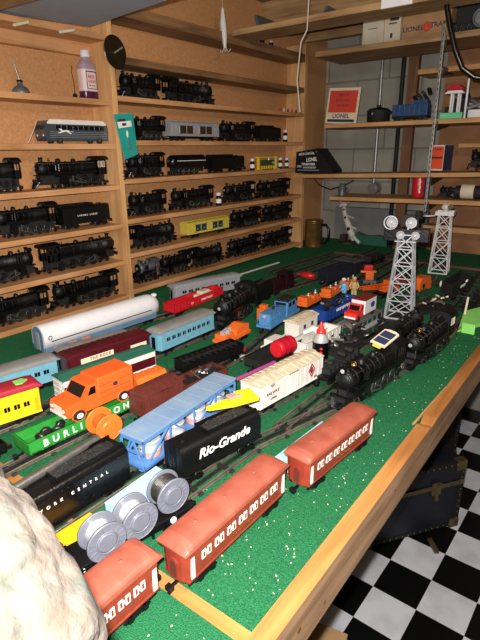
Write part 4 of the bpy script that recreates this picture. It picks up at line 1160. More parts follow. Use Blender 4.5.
# signal tower toy on green base
p = oy(455, 116, YB+.07)
e = empty('signal_tower', 'toy signal house with red roof and white frame on a mint green base', 'toy building', (p.x-.005, YB+.07, 1.729))
G().box(-.055, .045, -.04, .04, 0, .026).build('base', 'mint', e, .002)
for x in (-.016, .016):
    for y in (-.016, .016): G().box(x-.004, x+.004, y-.004, y+.004, .026, .108).build('post', 'white_plastic', e)
G().prism([(-.045, .108), (.045, .108), (.030, .120), (-.030, .120)], -.035, .035, 'y').build('platform', 'white_plastic', e)
G().prism([(-.046, .122), (.046, .122), (.012, .146), (-.012, .146)], -.038, .038, 'y').build('roof', 'drum_red', e, .001)
G().cyl((.055, -.03, .0), (.055, -.03, .165), .005).build('pole', 'white_plastic', e)
p = oy(474, 114, YB+.06)
e = empty('white_tray', 'white plastic tray of grey train parts at the right end of the shelf', 'tray', (p.x+.045, YB+.07, 1.729))
G().box(-.065, .09, -.045, .045, 0, .034).build('tray', 'white_plastic', e, .003)
g = G(); rr = random.Random(5)
for i in range(12):
    x = rr.uniform(-.05, .09); M = Matrix.Translation((x, rr.uniform(-.03, .03), .045+rr.uniform(0, .025))) @ Euler((rr.uniform(-.5, .5), rr.uniform(-.5, .5), rr.uniform(-.8, .8))).to_matrix().to_4x4(); g.box(-.028, .028, -.008, .008, -.005, .005, M)
g.build('grey_parts', 'galv', e, .001)
p = oy(470, 95, YB+.18)
tag(G().box(-.10, .12, -.04, .04, 0, .06).box(-.06, .05, -.035, .035, .06, .095).sph((-.03, 0, .1), .03, 10, 7, jit=.2).build('black_bundle', 'black_dull', None, .004, (p.x, YB+.185, 1.729)), 'black bundle of parts behind the red-roofed signal house', 'train parts')
# orange Lionel carton
zc = 1.495
a = oy(429, 166, YB+.04).x; b = oy(446, 166, YB+.04).x; Wc = b-a
e = box_item('orange_carton', 'small orange and white carton lettered LIONEL on the middle back shelf', 'carton', a, b, YB+.03, zc, .118, .075, 'white_dusty', rz=R(-14))
G().box(-Wc/2+.018, Wc/2-.002, -.0385, -.0375, .008, .112).build('orange_panel', 'box_orange', e)
G().box(Wc/2, Wc/2+.001, -.037, .037, .001, .117).build('side_panel', 'box_navy', e)
G().box(-Wc/2+.022, Wc/2-.006, -.0392, -.0385, .056, .064).build('ink_bar', 'ink', e)
inst(text_mesh('LIONEL', .014, 'box_navy'), 'lettering', e, (.007, -.0392, .098), RSIDE)
# black engines at right of middle shelf
o = get_engine('A'); p = oy(480, 163, YB+.10); o.location = (p.x+.06, YB+.10, 1.50); o.rotation_euler = (0, 0, PI); o.scale = (.85, 1, 1.0)
tag(o, 'black steam locomotive cut off by the right frame edge beside the orange carton', 'locomotive')
# black things with white roll on lowest shelf
o = get_engine('B'); p = oy(455, 195, YB+.12); o.location = (p.x, YB+.12, 1.363); o.rotation_euler = (0, 0, PI); o.scale = (.62, .8, .62)
tag(o, 'small black locomotive on the lowest back shelf left of the cream roll', 'locomotive')
a = oy(461, 195, YB+.05).x; b = oy(474, 195, YB+.05).x
e = empty('paper_roll', 'cream paper roll with black ends on the lowest back shelf', 'roll', ((a+b)/2, YB+.06, 1.400))
G().cyl((-(b-a)/2, 0, 0), ((b-a)/2, 0, 0), .034, n=24).build('roll', 'card_cream', e)
G().cyl((-(b-a)/2-.028, 0, -.003), (-(b-a)/2, 0, -.003), .030, n=20).cyl(((b-a)/2, 0, -.003), ((b-a)/2+.05, 0, -.003), .031, n=20).build('core', 'black_dull', e)
# drink can
p = oy(418, 195, YB+.06)
e = empty('drink_can', 'red aluminium drink can with white script on the lowest back shelf', 'can', (p.x, YB+.06, 1.3615))
G().lathe((0, 0, 0), (0, 0, 1), [(0, .024), (.004, .030), (.008, .033), (.108, .033), (.116, .028)], 28).build('body', 'red', e)
G().lathe((0, 0, .116), (0, 0, 1), [(0, .0285), (.004, .0285), (.004, .025), (.002, .024)], 28).build('lid', 'galv', e)
g = G()
for i, (x, z_) in enumerate(((.004, .090), (.010, .078), (.004, .066), (.012, .054), (.006, .042), (.012, .030))):
    th = math.atan2(-1, .35)+x*10; c_ = Vector((.0335*math.cos(th), .0335*math.sin(th), z_)); g.sph(c_, .007, 10, 6, (.8, .5, 1))
g.build('script', 'white_letter', e)
G().box(.026, .034, -.014, .014, .01, .105).build('dark_panel', 'ink', e, .003)
# black transformer box lettered
zb = 1.4735
e = empty('transformer', 'black power transformer box with white lettering at the left end of the back shelf', 'transformer', (-1.452, YB+.10, zb), R(4)); e.scale = (1.0, 1, 1.4)
prt = [(-.095, 0), (.055, 0), (.135, 0), (.085, .030), (.035, .088), (.020, .096), (-.080, .090), (-.095, .080)]
prt = [(-.10, 0), (.13, 0), (.13, .012), (.035, .095), (-.095, .082)]
G().prism(prt, -.075, .06, 'y').build('case', 'black_metal', e, .004)
inst(text_mesh('MULTI CONTROL', .012, 'white_letter'), 'lettering', e, (-.030, -.0756, .074), (PI/2, R(-3), 0))
inst(text_mesh('LIONEL', .020, 'white_letter'), 'lettering', e, (.002, -.0756, .052), (PI/2, R(-3), 0))
inst(text_mesh('TRANSFORMER', .012, 'white_letter'), 'lettering', e, (-.018, -.0756, .034), (PI/2, 0, 0))
g = G().box(-.05, .03, -.0762, -.075, .018, .025).box(-.085, .05, -.0762, -.075, .010, .0125).box(-.088, -.06, -.0762, -.075, .022, .030); g.build('print', 'silver_paint', e)
for q in (-.06, -.03, .0, .03): G().cyl((q, -.074, .081), (q, -.080, .081), .004).build('terminal', 'steel', e)
# grey tumbler hanging low behind (on lowest shelf)
p = oy(338, 193, YB+.05)
e = empty('metal_cup', 'small dark metal cup standing at the left end of the lowest back shelf', 'cup', (-1.27, YB+.07, 1.354))
G().lathe((0, 0, 0), (0, 0, 1), [(0, .020), (.045, .022), (.050, .016), (.062, .015), (.064, .018)], 20).build('body', 'gun_grey', e); G().ring((.026, 0, .03), (0, 1, 0), .012, .002).build('handle', 'gun_grey', e)
# copper mug on table
p = oz(306, 246, T)
e = empty('copper_canister', 'tall brass-coloured metal mug with dark handle at the far left table corner', 'mug', (-1.565+.05, 2.755, T))
G().lathe((0, 0, 0), (0, 0, 1), [(0, .052), (.006, .055), (.155, .052), (.160, .056), (.166, .056), (.166, .049), (.02, .048)], 34).build('body', 'copper_can', e)
G().ring((0, 0, .012), (0, 0, 1), .0545, .003, 34).ring((0, 0, .15), (0, 0, 1), .0525, .0022, 34).build('bands', 'brass', e)
g = G().tube([(.050, 0, .140), (.085, .0, .142), (.105, .0, .115), (.105, 0, .06), (.085, 0, .03), (.052, 0, .030)], .008, 10); g.build('handle', 'black_gloss', e)
# black and white figurine
p = oz(348, 243, T)
e = empty('cow_figurine', 'crooked black and white figurine on a small wooden stand at the back of the table', 'figurine', (p.x-.005, 2.98, T))
G().cyl((0, 0, 0), (0, 0, .012), .05, n=20).box(-.045, -.005, -.02, .02, .012, .055).build('stand', 'dark_wood_item', e, .002)
g = G()
pts = [(.045, 0, .02), (.030, 0, .06), (.012, 0, .09), (.0, 0, .125), (-.018, 0, .16), (-.03, 0, .20), (-.034, 0, .235)]
g.tube(pts, [.012, .020, .023, .020, .018, .015, .010], 12)
g.sph((-.034, -.005, .245), .022, 12, 8, (1.1, .8, .8)).sph((-.052, -.02, .237), .010, 10, 6)
g.tube([(-.02, 0, .18), (.02, -.01, .170), (.045, -.02, .165)], .007, 8).tube([(0, 0, .12), (.035, -.01, .105), (.065, -.02, .10)], .008, 8).tube([(.03, 0, .06), (.06, -.02, .04), (.095, -.02, .012)], .011, 8)
g.build('body', 'figure_white', e)
g = G().sph((.012, -.018, .095), .013, 8, 6).sph((-.016, -.015, .165), .008, 8, 6).sph((-.028, -.013, .215), .006, 8, 6); g.build('black_patch', 'black_dull', e)
for s in (-1, 1): G().sph((-.034+s*.026, 0, .258), .010, 8, 6, (1.4, .6, .8)).build('ear', 'pink', e)
p = oz(375, 245, T)
tag(G().prism([(-.11, 0), (.10, 0), (.11, .05), (.02, .062), (-.05, .05), (-.12, .072)], -.03, .03, 'y').build('green_packet', 'green_roof', None, .004, (p.x-.01, 3.02, T)), 'crumpled green packet lying on the table against the back wall', 'packet')
# ================================================================ TABLE: TRACKS
TR = [
 ([(-.552, .18), (-.535, .30), (-.525, .50), (-.515, .72), (-.458, .95), (-.425, 1.1), (-.385, 1.4), (-.37, 1.8), (-.39, 2.3)], 'nearest three-rail track, running under the Rio Grande tender to the black locomotives'),
 ([(-.64, .18), (-.638, .45), (-.640, .70), (-.585, .85), (-.565, 1.05), (-.56, 1.4), (-.56, 1.58)], 'three-rail track under the blue girder car and the white boxcar'),
 ([(-.842, .18), (-.848, .40), (-.835, .66), (-.815, .84), (-.82, 1.1), (-.86, 1.3), (-.91, 1.55), (-.93, 2.7)], 'three-rail track under the green gondola and the blue switcher'),
 ([(-1.03, .18), (-.995, .52), (-1.045, .65), (-1.03, .90), (-1.02, 1.2), (-1.08, 1.3), (-1.14, 1.55), (-1.05, 2.1), (-1.02, 2.8)], 'three-rail track under the yellow trolley and the pale blue coach'),
 ([(-1.30, .3), (-1.295, .75), (-1.285, 1.15), (-1.20, 1.5), (-1.16, 2.1), (-1.14, 2.85)], 'three-rail track under the white streamlined car, farthest toward the wall'),
 ([(-.735, 1.15), (-.745, 1.5), (-.76, 2.1), (-.78, 2.8)], 'three-rail track under the blue hopper, running toward the back wall'),
 ([(-.62, 1.86), (-.64, 2.3), (-.66, 2.40)], 'short three-rail track beyond the grey floodlight tower'),
]
TR += [
 ([(-.905, .60), (-.90, .90), (-.905, 1.06)], 'short three-rail track between the pale blue coach and the black ribbed hopper'),
 ([(-.985, 1.90), (-1.00, 2.2), (-.97, 2.58)], 'far three-rail track left of the black cabin, behind the dark maroon locomotive'),
 ([(-.84, 2.02), (-.85, 2.3), (-.87, 2.58)], 'far three-rail track behind the orange hoist'),
 ([(-1.25, 1.70), (-1.235, 2.1), (-1.22, 2.6)], 'far three-rail track closest to the white rod'),
 ([(-.505, .80), (-.505, 1.05), (-.505, 1.27)], 'three-rail track between the white boxcar and the nearest black locomotive'),
 ([(-.44, 1.92), (-.46, 2.25), (-.50, 2.58)], 'far three-rail track near the table edge beyond the scrap trays'),
 ([(-1.335, 2.0), (-1.32, 2.3), (-1.30, 2.6)], 'leftmost far three-rail track, below the lowest wall shelf'),
]
for pts, lab in TR: track(pts, lab)
def P(x, y, z=T+.02): v = oz(x, y, z); return (v.x, v.y)
def put(o, A, B, w, z, L0, label, cat, group=None, flip=False, sc=1.0):
    pose(o, A, B, w, z, L0, sc, flip); return tag(o, label, cat, group)
# ---- red coaches
RC = 'brick red passenger coaches in a row along the table edge'
c1 = coach(.245, .052, .083, name='LIONEL LINES'); c1.name = 'passenger_coach'
c2 = dup(c1); c3 = dup(c1)
for o_ in list(c1.children_recursive)+[c1]: bpy.data.objects.remove(o_)
c1 = coach(.176, .052, .083, wins=5); c1.name = 'passenger_coach'
put(c1, (-.402, .170), (-.402, .346), .052, T+.0005, .176, 'brick red passenger coach nearest the camera, half hidden by the white stone pillar', 'train car', RC)
put(c2, (-.374, .366), (-.372, .616), .052, T+.0005, .245, 'middle brick red passenger coach, standing on the green mat before the wooden strip', 'train car', RC)
put(c3, (-.345, .642), (-.324, .878), .052, T+.0005, .245, 'farthest brick red passenger coach, beside the pale blue sheet and black locomotive', 'train car', RC)
# ---- Rio Grande tender
o = tender(.205, .083, '', 'black_metal', -1, z0=.028)
lettering(o, 'Rio-Grande', .0265, 'white_letter', (.004, -.0278, .056), RSIDE, shear=.25)
put(o, (-.527, .510), (-.493, .714), .054, RT, .205, 'long black tender with white Rio Grande script beside the cable reel car', 'tender')
# ---- reel flatcar
o = bpy.data.objects.new('flat_car', None); COL.objects.link(o); flat_base(o, .25, .054, .018, 'black_metal', .012)
for s in (-1, 1):
    g = G()
    for i in range(11): x = -.115+.023*i; g.box(x-.002, x+.002, *sorted((s*.027, s*.030)), .012, .030)
    g.build('stake_pocket', 'black_gloss', o)
lettering(o, 'K & C', .009, 'white_letter', (-.075, -.0276, .0235), RSIDE)
G().cyl((.085, -.0272, .024), (.085, -.0285, .024), .0055, n=18).build('round_emblem', 'white_letter', o)
fA, fB = Vector((-.520, .238, 0)), Vector((-.470, .483, 0))
put(o, fA, fB, .054, T+.0005, .25, 'black flatcar carrying three silver cable reels', 'train car')
d = (fB-fA).normalized(); frz = math.atan2(d.y, d.x)
for i, (px, py) in enumerate(((102, 536), (135, 516), (168, 491))):
    z = T+.0315+.030
    r_ = reel(.030, .031, rc=.019, wound=(i == 2), core='steel_dark' if i == 2 else 'silver_core'); r_.name = 'cable_reel'
    p = oz(px, py, z); r_.location = (p.x, p.y, z); r_.rotation_euler = (0, R(i*25), 0); r_.rotation_euler = Euler((0, R(i*25), frz), 'XYZ')
    tag(r_, ['silver plastic cable reel nearest the camera on the black flatcar', 'middle silver plastic cable reel on the black flatcar', 'silver cable reel wound with dark cable at the far end of the flatcar'][i], 'cable reel', 'silver cable reels on the flatcar')
# ---- NYC tender
o = tender(.215, .082, '', 'black_gloss', -1)
lettering(o, 'NEW YORK CENTRAL', .0075, 'white_letter', (-.028, -.0278, .054), RSIDE, sp=2.7)
put(o, (-.617, .262), (-.615, .480), .054, RT, .215, 'glossy black tender lettered NEW YORK CENTRAL with a heaped coal load', 'tender')
# ---- metal pole, orange reel
a = oz(14, 489, T+.0975); b = oz(98, 438, T+.0975)
tag(G().cyl(a, b, .0075, n=18).build('metal_tube', 'steel'), 'long silver metal tube lying between the green gondola and the coal tender', 'tube')
r_ = reel(.029, .042, 'orange_toy', 'orange', .016, 'orange_reel'); p = oz(104, 424, T+.060); r_.location = (p.x, p.y, T+.060); r_.rotation_euler = (0, 0, R(80))
tag(r_, 'orange plastic cable reel lying in front of the green gondola on the silver tube', 'cable reel')
# ---- loose slabs
def slab(name, pts, z, th, m, label, cat, bevel=.002):
    q = [oz(x, y, z) for x, y in pts]
    return tag(G().prism([(v.x, v.y) for v in q], z-th, z, 'z').build(name, m, None, bevel), label, cat)
e = empty('yellow_car_body', 'yellow orange toy car body lying beside the silver reels behind the stone pillar', 'toy part', (*P(70, 530, T+.03), T), R(88))
G().box(-.05, .05, -.024, .020, 0, .022).build('shell', 'yellow_orange', e, .004); G().box(-.05, .046, -.024, .016, .022, .025).build('roof', 'yellow_orange', e, .001)
slab('pale_blue_sheet', [(104, 503), (156, 466), (170, 474), (122, 508)], T+.034, .033, 'pale_blue', 'pale blue plastic block between the coal tender and the silver reels', 'toy part', .003)
slab('pale_blue_strip', [(268, 462), (322, 421), (328, 424), (284, 470)], T+.006, .0055, 'pale_blue', 'thin pale blue strip lying along the far red coach', 'strip', .001)
# ---- blue girder car
o = bpy.data.objects.new('girder_car', None); COL.objects.link(o); L = .295; w = .058; h = L/2; H = .088; z0 = .020
G().box(-h, h, -w/2, w/2, z0, z0+.004).box(-h+.01, h-.01, -.008, .008, z0-.006, z0).build('floor', 'blue_frame', o, .0006)
g = G().box(-h-.001, h+.001, -w/2-.001, w/2+.001, H-.006, H-.002)
for i in range(9): x = -h+.015+i*(L-.03)/8; g.box(x-.0008, x+.0008, -w/2+.002, w/2-.002, H-.002, H-.001)
g.build('roof', 'blue_roof', o, .0015)
n = 4
for s in (-1, 1):
    g = G(); y = s*(w/2-.0015)
    for i in range(n+1):
        x = -h+.002+(L-.004)*i/n; g.box(x-.002, x+.002, y-.0015, y+.0015, z0, H-.004)
    for i in range(n):
        x0 = -h+.002+(L-.004)*i/n; x1 = -h+.002+(L-.004)*(i+1)/n
        if i % 2 == 0: g.bar((x0, y, z0+.004), (x1, y, H-.006), .0032)
        else: g.bar((x0, y, H-.006), (x1, y, z0+.004), .0032)
    g.box(-h, h, y-.0015, y+.0015, z0, z0+.009); g.box(-h, h, y-.0015, y+.0015, H-.013, H-.004)
    g.build('side_truss', 'blue_frame', o)
for s in (-1, 1):
    g = G(); x = s*(h-.001)
    g.bar((x, -w/2+.002, z0), (x, 0, H-.006), .003).bar((x, w/2-.002, z0), (x, 0, H-.006), .003).box(x-.001, x+.001, -w/2, w/2, z0, z0+.009).box(x-.001, x+.001, -w/2, w/2, H-.013, H-.004).box(x-.001, x+.001, -w/2, w/2, .050, .055)
    for k in range(5): g.bar((x+s*.003, -w/2+.004, z0+k*.012), (x+s*.003, -w/2+.014, z0+k*.012), .0015)
    g.build('end_truss', 'blue_frame', o)
truck(o, -h+.036); truck(o, h-.036); coupler(o, -h, -1); coupler(o, h, 1)
gA, gB = Vector((-.600, .497, 0)), Vector((-.622, .795, 0))
put(o, gA, gB, w, RT, L, 'light blue open girder car with silver drums inside, in the middle of the table', 'train car')
for i in range(4):
    t = -.105+.070*i; c_ = o.matrix_basis @ Vector((t, -.002, z0+.0045))
    e = empty('silver_drum', ['nearest', 'second', 'third', 'farthest'][i]+' of four silver and pink drums standing inside the blue girder car', 'drum', c_, 0, 'silver drums in the blue girder car')
    G().lathe((0, 0, 0), (0, 0, 1), [(0, .019), (.002, .021), (.014, .021), (.015, .0225), (.017, .0225), (.018, .021), (.032, .021), (.034, .0225), (.036, .020)], 24).build('body', 'silver_core', e)
    G().cyl((0, 0, .004), (0, 0, .013), .0214, n=24).build('band', 'pink', e)
# ---- yellow crane piece on Rio Grande tender
p = oz(233, 419, T+.095)
e = empty('yellow_shovel', 'bright yellow toy crane part with a pink pad lying on the black Rio Grande tender', 'toy part', (-.545, .700, RT+.090), R(66)); e.scale = (.85, .85, 1)
G().box(-.015, .050, -.020, .022, 0, .010).box(.0, .045, .004, .02, .010, .017).build('deck', 'yellow', e, .002)
G().prism([(-.075, -.005), (-.015, -.018), (-.005, .015), (-.02, .015), (-.08, .002)], .0, .007, 'z').build('boom', 'yellow', e, .001)
G().box(-.022, .012, -.004, .016, .0105, .016).build('pad', 'pink', e, .002)
# ---- white boxcar
o = boxcar(.245, .058, .080, 'white_dusty', 'cream_roof', 13)
o.name = 'refrigerator_car'
lettering(o, 'A', .030, 'white_dusty', (.078, -.0306, .050), RSIDE)
g = G().bar((.066, -.0300, .056), (.078, -.0300, .072), .0018, .001); g = G()
for (a, b) in (((.060, .052), (.072, .069)), ((.072, .069), (.084, .052)), ((.084, .052), (.072, .035)), ((.072, .035), (.060, .052))): g.bar((a[0], -.0300, a[1]), (b[0], -.0300, b[1]), .0035, .001)
g.prism([(.064, .052), (.072, .063), (.080, .052), (.072, .041)], -.0303, -.0298, 'y'); g.build('diamond_emblem', 'ink_red', o)
for ch in list(o.children):
    if ch.name.startswith('lettering'): bpy.data.objects.remove(ch)
lettering(o, 'RAILWAY', .0105, 'ink_red', (-.078, -.0300, .048), RSIDE); lettering(o, 'REX', .009, 'ink_red', (-.078, -.0300, .066), RSIDE); lettering(o, 'EXPRESS', .006, 'ink', (-.075, -.0300, .034), RSIDE); lettering(o, '6572', .007, 'ink', (.088, -.0300, .030), RSIDE)
put(o, (-.560, .802), (-.534, 1.046), .058, RT, .245, 'dusty white boxcar with a dark red diamond emblem and cream ribbed roof', 'train car')
# ---- black locomotives on the right
o = get_engine('C'); put(o, (-.408, .930), (-.383, 1.215), .055, RT, .27, 'black steam locomotive just beyond the farthest red coach', 'locomotive', flip=True, sc=1.12)
lettering(o, '736', .008, 'white_letter', (-.02, 0, .083), (0, 0, 0))
o = get_engine('B'); put(o, (-.356, 1.238), (-.342, 1.53), .055, RT, .27, 'black steam locomotive near the table edge beside the grey floodlight tower', 'locomotive', flip=True, sc=1.14)
o = get_engine('D'); put(o, (-.450, 1.32), (-.440, 1.58), .055, T+.0005, .27, 'black steam locomotive squeezed between the grey tower and the edge locomotives', 'locomotive', flip=False)
def scrap(name, label, c, rz, L, W, seed, n=26, mats=('black_dull', 'steel_dark', 'dark_wood_item', 'galv'), base='black_dull', h=.03):
    e = empty(name, label, 'train parts', c, rz); rr = random.Random(seed)
    G().box(-L/2, L/2, -W/2, W/2, 0, .012).build('tray', base, e, .001)
    gs = [G() for _ in mats]
    for i in range(n):
        g = gs[0 if rr.random() < .45 else rr.randrange(len(mats))]
        x, y, z = rr.uniform(-L/2, L/2)*.85, rr.uniform(-W/2, W/2)*.8, .016+rr.uniform(0, h)
        M = Matrix.Translation((x, y, z)) @ Euler((rr.uniform(-.6, .6), rr.uniform(-.6, .6), rr.uniform(0, 3))).to_matrix().to_4x4()
        t = rr.random()
        if t < .5: g.box(-rr.uniform(.006, .022), rr.uniform(.006, .022), -.003, .003, -.003, .003, M)
        elif t < .8:
            c_ = M @ Vector((0, 0, 0)); ax = (M.to_3x3() @ Vector((0, 0, 1))); g.lathe(c_, ax, [(0, .009), (.004, .009), (.0045, .006)], 12)
        else:
            a = M @ Vector((-.02, 0, 0)); b = M @ Vector((.02, 0, 0)); g.cyl(a, b, .0025, n=8)
    for g, m in zip(gs, mats):
        if g.v: tag(g.build('loose_parts', m, e), kind='stuff')
    return e
v = P(349, 338); scrap('scrap_tray', 'tray of black scrap train parts left of the black locomotive with the blue roof panel', (v[0], v[1], T), R(85), .24, .07, 1)
v = P(420, 301); scrap('scrap_tray', 'tray of mixed shiny scrap parts right of the grey floodlight tower', (v[0]+.02, v[1]-.03, T+.0), R(60), .22, .12, 2, 46, mats=('black_dull', 'galv', 'cream', 'dark_wood_item', 'brass'))
v = P(462, 303); scrap('scrap_tray', 'heap of dark train parts above the lime green ramp at the right frame edge', (v[0]+.055, v[1]+.03, T), R(75), .17, .10, 3, 34, h=.06)
v = P(378, 322); scrap('scrap_tray', 'black heap of frames directly left of the grey tower base', (-.545, 1.46, T), R(88), .15, .055, 4, 24)
# blue and cream roof panel
p = oz(386, 345, T+.10)
e = empty('roof_panel', 'dark blue and cream roof panel lying over the black locomotive', 'toy part', (p.x+.003, p.y-.022, T+.124), R(80)); e.rotation_euler = (R(6), R(-18), R(75)); e.scale = (.9, .9, .9)
pr = [(-.034, -.024), (.034, -.024), (.040, -.010), (.040, .010), (.034, .024), (-.034, .024)]
G().prism(pr, 0, .004, 'z').build('panel', 'cream', e, .001)
G().box(-.026, -.002, -.019, .019, .004, .006).box(.002, .028, -.019, .019, .004, .006).build('blue_field', 'box_navy', e)
G().box(-.044, -.034, -.016, .010, 0, .004).build('yellow_edge', 'yellow_pale', e, .001)
# ---- green gondola with orange van
o = gondola(.262, .058, .027, 'green_gondola', .016)
lettering(o, 'BURLINGTON', .021, 'white_letter', (.000, -.0308, .029), RSIDE, sp=1.75)
gA, gB = (-.822, .402), (-.806, .668)
put(o, gA, gB, .058, RT, .262, 'bright green gondola lettered BURLINGTON carrying the orange van', 'train car')
MB = o.matrix_basis.copy()
for i, (t, y, rot) in enumerate(((-.078, .004, 80), (-.060, -.010, 60), (-.045, .006, 100), (-.095, -.008, 20))):
    c_ = MB @ Vector((t, y, .0225)); g = G().lathe((0, 0, 0), (0, 1, .3), [(-.004, .009), (-.003, .012), (.003, .012), (.004, .009)], 16).cyl((0, -.010, 0), (0, .010, .004), .003)
    o2 = g.build('loose_wheel', 'steel_dark', None, 0, (c_.x, c_.y, c_.z+.0085)); o2.rotation_euler = (0, 0, R(rot)); tag(o2, ['loose dark wheel', 'second loose dark wheel', 'third loose dark wheel, closest to the orange van,', 'loose dark wheel at the near end'][i]+' inside the green gondola', 'wheel', 'loose wheels in the green gondola')
# van: front toward camera-left
zt = RT+.016+.027+.0005
a = oz(80, 420, zt); b = oz(124, 400, zt)
e = empty('orange_van', 'orange toy delivery van with dark windshield riding on the green gondola', 'toy van', (0, 0, 0))
w = .062
prof = [(-.085, .016), (.050, .016), (.056, .018), (.060, .030), (.058, .043), (.030, .050), (.020, .078), (.014, .081), (-.085, .082)]
body = G()
body.prism([(-.088, .014), (.062, .014), (.066, .020), (.066, .036), (.062, .044), (.030, .050), (.016, .076), (.012, .078), (-.088, .078)], -w/2, w/2, 'y')
body.build('body', 'orange', e, .004)
body = G().box(-.090, -.004, -w/2-.001, w/2+.001, .030, .086); body.build('cargo_box', 'orange', e, .004)
for s in (-1, 1):
    g = G().prism([(.000, .052), (.018, .052), (.010, .071), (.000, .071)], *sorted((s*(w/2-.001), s*(w/2+.0008))), axis='y'); g.build('side_window', 'window_dark', e)
    for x in (.040, -.062):
        wo = G().lathe((0, -.005, 0), (0, 1, 0), [(0, .0115), (.001, .0125), (.009, .0125), (.010, .0115)], 22).build('wheel', 'rubber', e); wo.location = (x, s*(w/2-.002), .0125)
        G().cyl((0, -.0062, 0), (0, .0062, 0), .0068, n=16).build('hubcap', 'white_plastic', wo)
    g = G().ring((.040, s*(w/2+.0002), .0135), (0, 1, 0), .0145, .0016, 20, 5).ring((-.062, s*(w/2+.001), .0135), (0, 1, 0), .0145, .0016, 20, 5); g.build('fender', 'orange', e)
    g = G()
    for (x0, x1) in ((-.082, -.050), (-.040, -.008)): g.box(x0, x1, *sorted((s*(w/2+.001), s*(w/2+.0016))), .064, .0648)
    g.box(-.082, -.008, *sorted((s*(w/2+.001), s*(w/2+.0016))), .046, .0468); g.build('side_print', 'ink', e)
    G().cyl((-.045, s*(w/2+.0009), .056), (-.045, s*(w/2+.0018), .056), .0058, n=18).build('round_emblem', 'ink', e)
G().prism([(.0305, .0512), (.0315, .0518), (.0185, .0745), (.0172, .0742)], -w/2+.005, w/2-.005, 'y').build('windshield', 'window_dark', e)
G().box(.062, .069, -w/2+.003, w/2-.003, .016, .022).build('bumper', 'white_dusty', e, .001)
g = G()
for s in (-1, 1): g.cyl((.0655, s*.022, .032), (.0678, s*.022, .032), .0042, n=12)
for i in range(5): g.box(.0655, .0672, -.015, .015, .024+i*.0035, .0252+i*.0035)
g.build('grille', 'white_dusty', e)
d = (a-b); d.z = 0; k = d.length/.102; d.normalize(); c_ = (a+b)/2 - Vector((-d.y, d.x, 0))*(-1)*0
left = Vector((-d.y, d.x, 0))       # visible side is the van's left
mid = (a+b)/2 - left*(w/2) 
off_ = d*(.011)*k
e.location = (mid.x+off_.x, mid.y+off_.y, zt); e.rotation_euler = (0, 0, math.atan2(d.y, d.x)); e.scale = (k, 1, .88)
# ---- orange dome load at the left edge
o = gondola(.20, .056, .020, 'black_metal', .016); put(o, (-.880, .19), (-.872, .385), .056, RT, .20, 'black gondola at the left frame edge below the yellow trolley', 'train car')
r_ = reel(.024, .034, 'orange_toy', 'orange', .013, 'orange_reel'); p = oz(3, 446, T+.06); r_.location = (-.901, p.y if p.y < .35 else .335, RT+.0205+.024); r_.rotation_euler = (0, 0, R(85)); tag(r_, 'orange cable reel at the left frame edge on a black gondola', 'cable reel')
# ---- trolley
o = coach(.235, .056, .092, 'yellow', 'trolley_red', 9, 'row', 'window_dark', roofrise=.013, z0=.016, taper=.0008, barm='yellow_orange')
o.name = 'trolley_car'
put(o, (-1.008, .290), (-.960, .522), .056, RT, .235, 'yellow trolley car with a red roof at the left frame edge', 'train car')
p = oz(20, 382, RT+.093)
tag(G().prism([(-.014, -.010), (.006, -.014), (.012, -.002), (.002, .016), (-.012, .010)], 0, .002, 'z').build('paper_scrap', 'lime', None, 0, (p.x, p.y, RT+.0925)), 'lime green paper scrap lying on the red trolley roof', 'paper')
# ---- maroon car with white banner
o = coach(.285, .056, .088, 'maroon', 'maroon', 0, 'row', roofrise=.010, z0=.016, taper=.0008, barm='maroon')
o.name = 'banner_coach'
g = G()
for i in range(15): x = -.13+.26*i/14; g.prism([(-.026, .0815), (.026, .0815), (.016, .0895), (-.016, .0895)], x-.0015, x+.0015)
g.build('roof_rib', 'maroon', o)
G().box(-.105, .004, -.0288, -.0280, .054, .068).build('banner', 'cream', o)
lettering(o, 'THE ROCK', .012, 'ink_red', (-.040, -.0290, .061), RSIDE, sp=1.3)
G().box(.065, .125, -.0288, -.0280, .050, .062).build('banner', 'cream', o)
lettering(o, 'ROCK ISLAND', .0085, 'cream', (-.06, -.0290, .045), RSIDE, sp=1.2)
put(o, (-1.036, .645), (-1.004, .893), .056, RT, .285, 'maroon car with a cream banner lettered THE ROCK behind the orange van', 'train car')
# ---- pale blue coaches with grey roofs
b1 = coach(.26, .054, .084, 'blue_coach', 'grey_roof', 9, 'row', 'window_dark', taper=.001, barm='blue_coach')
BG = 'pale blue coaches with grey roofs'
b2 = dup(b1); b3 = dup(b1)
put(b1, (-.990, .915), (-.990, 1.163), .054, RT, .26, 'pale blue coach with grey roof beyond the maroon banner car', 'train car', BG)
put(b2, (-1.135, .400), (-1.095, .655), .054, T+.0005, .26, 'pale blue coach with grey roof behind the yellow trolley at left', 'train car', BG)
put(b3, (-1.108, .675), (-1.066, .885), .054, T+.0005, .26, 'pale blue coach of which mostly the grey roof shows between maroon and white cars', 'train car', BG)
v = P(86, 349, T+.05)
tag(G().box(-.03, .03, -.012, .012, 0, .05).sph((.0, 0, .055), .013, 10, 7, jit=.2).build('orange_scrap', 'orange_toy', None, .003, (v[0]-.0, v[1]+.02, T)), 'small orange plastic piece between the white streamlined car and the grey roofs', 'toy part')
